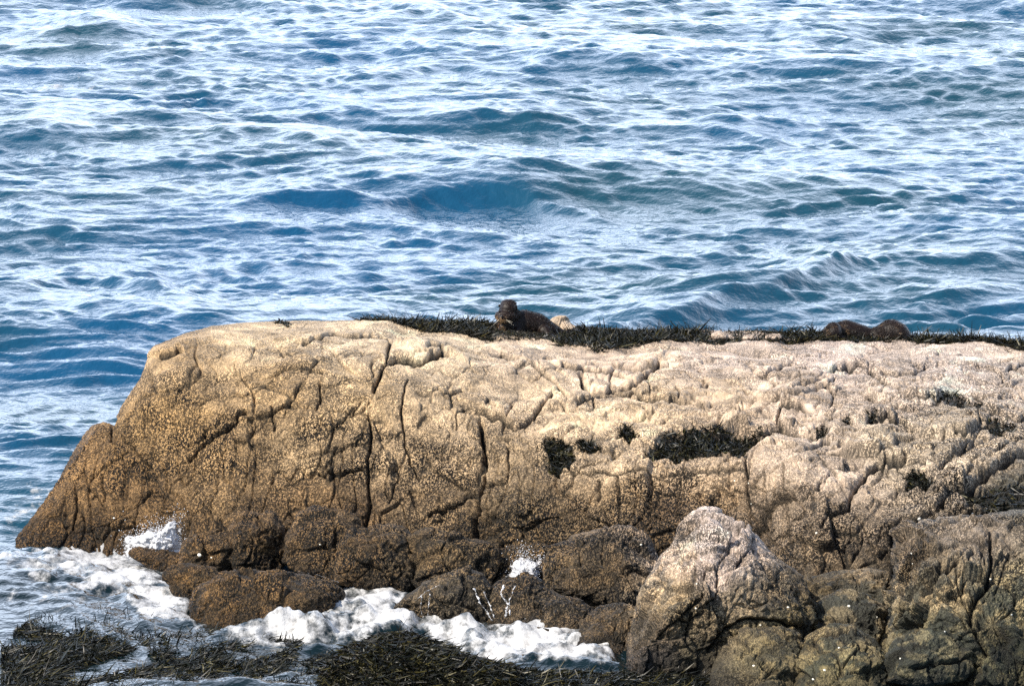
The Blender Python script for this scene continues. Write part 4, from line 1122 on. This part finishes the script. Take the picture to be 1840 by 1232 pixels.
def add_fur(body, root, n_, flow, palefn, L=(.006, .011)):
    me = body.data
    me.calc_loop_triangles()
    co = np.zeros(len(me.vertices) * 3); me.vertices.foreach_get('co', co); co = co.reshape(-1, 3)
    nr_ = np.zeros(len(me.vertices) * 3); me.vertices.foreach_get('normal', nr_); nr_ = nr_.reshape(-1, 3)
    i = RNG.integers(0, len(co), n_)
    p = co[i] + RNG.normal(size=(n_, 3)) * .0015; nn2 = nr_[i]
    d = nn2 * .22 + np.array(flow) * 1.1 + RNG.normal(size=(n_, 3)) * .15
    c = np.array([.024, .012, .007])[None] * RNG.uniform(.4, 1.0, (n_, 1)) ** 2 * 1.25
    pm = palefn(p)
    c = c * (1 - pm[:, None]) + np.array([.46, .29, .15])[None] * RNG.uniform(.3, 1.3, (n_, 1)) * pm[:, None]
    V_, F_, c_ = blades('', p, d, RNG.uniform(*L, n_), np.full(n_, .0022), c, .3, 2)
    return mesh('fur', V_, F_, HAIR, body, attrs={'tint': c_})
def small(name, c, r, mat, root, seg=12):
    v, f = ell((0, 0, 0), r, seg); o = mesh(name, v, f, mat, root); o.location = c; return o
def whiskers(root, c, sgn):
    rt = np.array([np.array(c) + RNG.normal(size=3) * .004 for _ in range(3)])
    d = np.array([[sgn * 1.0, -.45, -.45 - .1 * i_] for i_ in range(3)]) + RNG.normal(size=(3, 3)) * .22
    V_, F_, c_ = blades('', rt, d, RNG.uniform(.05, .075, 3), np.full(3, .0009), np.tile([.5, .42, .3], (3, 1)), .35, 4)
    return mesh('whiskers', V_, F_, WHISK, root)

K = .00385
# first otter: head up, facing the camera
hp_ = grid_point(np.array([930.]), np.array([592.]))[0]
Y1 = float(hp_[1]) - .02
def lo(px, py, dy=0.0, ref=(912, 590)):
    return np.array([(px - ref[0]) * K, dy, -(py - ref[1]) * K])
r1 = empty('otter', tuple(at(912, 590, Y1)))
tag(r1, 'dark brown otter lying on the seaweed with its head raised, facing the camera', 'otter', 'otters on the outcrop')
parts = [(lo(913,553,.01), (.060,.068,.052)), (lo(913,545,.02), (.054,.055,.030)), (lo(908,565,-.03), (.074,.055,.042)), (lo(904,568,-.075), (.038,.036,.027)), (lo(921,568,.04), (.060,.05,.055))]
parts += chain([(lo(911,562,.03), .058), (lo(908,585,.04), .068), (lo(930,590,.08), .090)])
parts += chain([(lo(918,584,.07), .078), (lo(942,583,.10), .090), (lo(965,588,.12), .082), (lo(990,600,.12), .060), (lo(1012,606,.14), .030), (lo(1040,606,.22), .022), (lo(1062,606,.30), .012)])
parts += chain([(lo(905,590,.0), .034), (lo(895,598,-.06), .022), (lo(888,602,-.10), .020)])
parts += chain([(lo(930,594,.0), .036), (lo(928,602,-.07), .024), (lo(924,604,-.11), .020)])
parts += chain([(lo(980,598,.05), .050), (lo(990,606,.0), .026), (lo(976,608,-.04), .022)])
b1 = make_body(parts, r1)
def pale1(p):
    return np.clip(smooth(-p[:, 0], -.005, .035) * smooth(-p[:, 2], -.118, -.09) * smooth(-p[:, 1], -.03, .01), 0, 1) * .95 + .0
add_fur(b1, r1, 26000, (.3, .2, -.35), pale1)
small('nose', tuple(lo(902,563,-.112)), (.012,.008,.008), NOSE, r1)
for ex in (897, 914): small('eye', tuple(lo(ex,556,-.066 if ex > 900 else -.062)), (.0065,.005,.0065), NOSE, r1)
for ex, ey in ((897,549),(928,551)):
    small('ear', tuple(lo(ex,ey,.02)), (.008,.006,.010), FUR, r1)
whiskers(r1, lo(908,570,-.10), 1); whiskers(r1, lo(898,570,-.10), -1)

# second otter: lying stretched, head bowed to the right
hp2 = grid_point(np.array([1560.]), np.array([606.]))[0]
r2 = empty('otter', tuple(at(1560, 608, float(hp2[1]) - .02)))
tag(r2, 'dark brown otter lying curled on the seaweed at right, back in humps, head bowed', 'otter', 'otters on the outcrop')
l2 = lambda px, py, dy=0.: lo(px, py, dy, (1560, 606))
parts = chain([(l2(1470,612,.05), .018), (l2(1484,600,.03), .040), (l2(1497,590,.0), .055), (l2(1497,596,-.02), .06)])
parts += chain([(l2(1503,596,.07), .058), (l2(1522,594,.09), .072), (l2(1545,600,.09), .066), (l2(1567,606,.09), .056), (l2(1585,604,.07), .072), (l2(1604,598,.05), .098)])
parts += chain([(l2(1604,598,.05), .098), (l2(1616,598,.02), .078), (l2(1626,602,.0), .050), (l2(1634,603,-.01), .022)])
parts += chain([(l2(1505,604,.0), .034), (l2(1525,612,-.04), .024), (l2(1540,616,-.05), .020)])
parts += chain([(l2(1595,612,.0), .036), (l2(1606,616,-.05), .022), (l2(1614,617,-.08), .018)])
parts += chain([(l2(1475,612,.05), .024), (l2(1450,612,.10), .020), (l2(1425,612,.14), .012)])
b2 = make_body(parts, r2)
add_fur(b2, r2, 26000, (-.5, .0, -.35), lambda p: .35 * smooth(pn(p, 30., 2.), .1, .6))
small('nose', tuple(l2(1639,600,-.012)), (.009,.011,.009), NOSE, r2)
small('eye', tuple(l2(1628,596,-.042)), (.005,.004,.005), NOSE, r2)
small('ear', tuple(l2(1606,588,-.035)), (.010,.008,.012), FUR, r2)
whiskers(r2, l2(1634,604,-.03), 1)
print('faces', sum(len(o.data.polygons) for o in S.objects if o.type == 'MESH'))
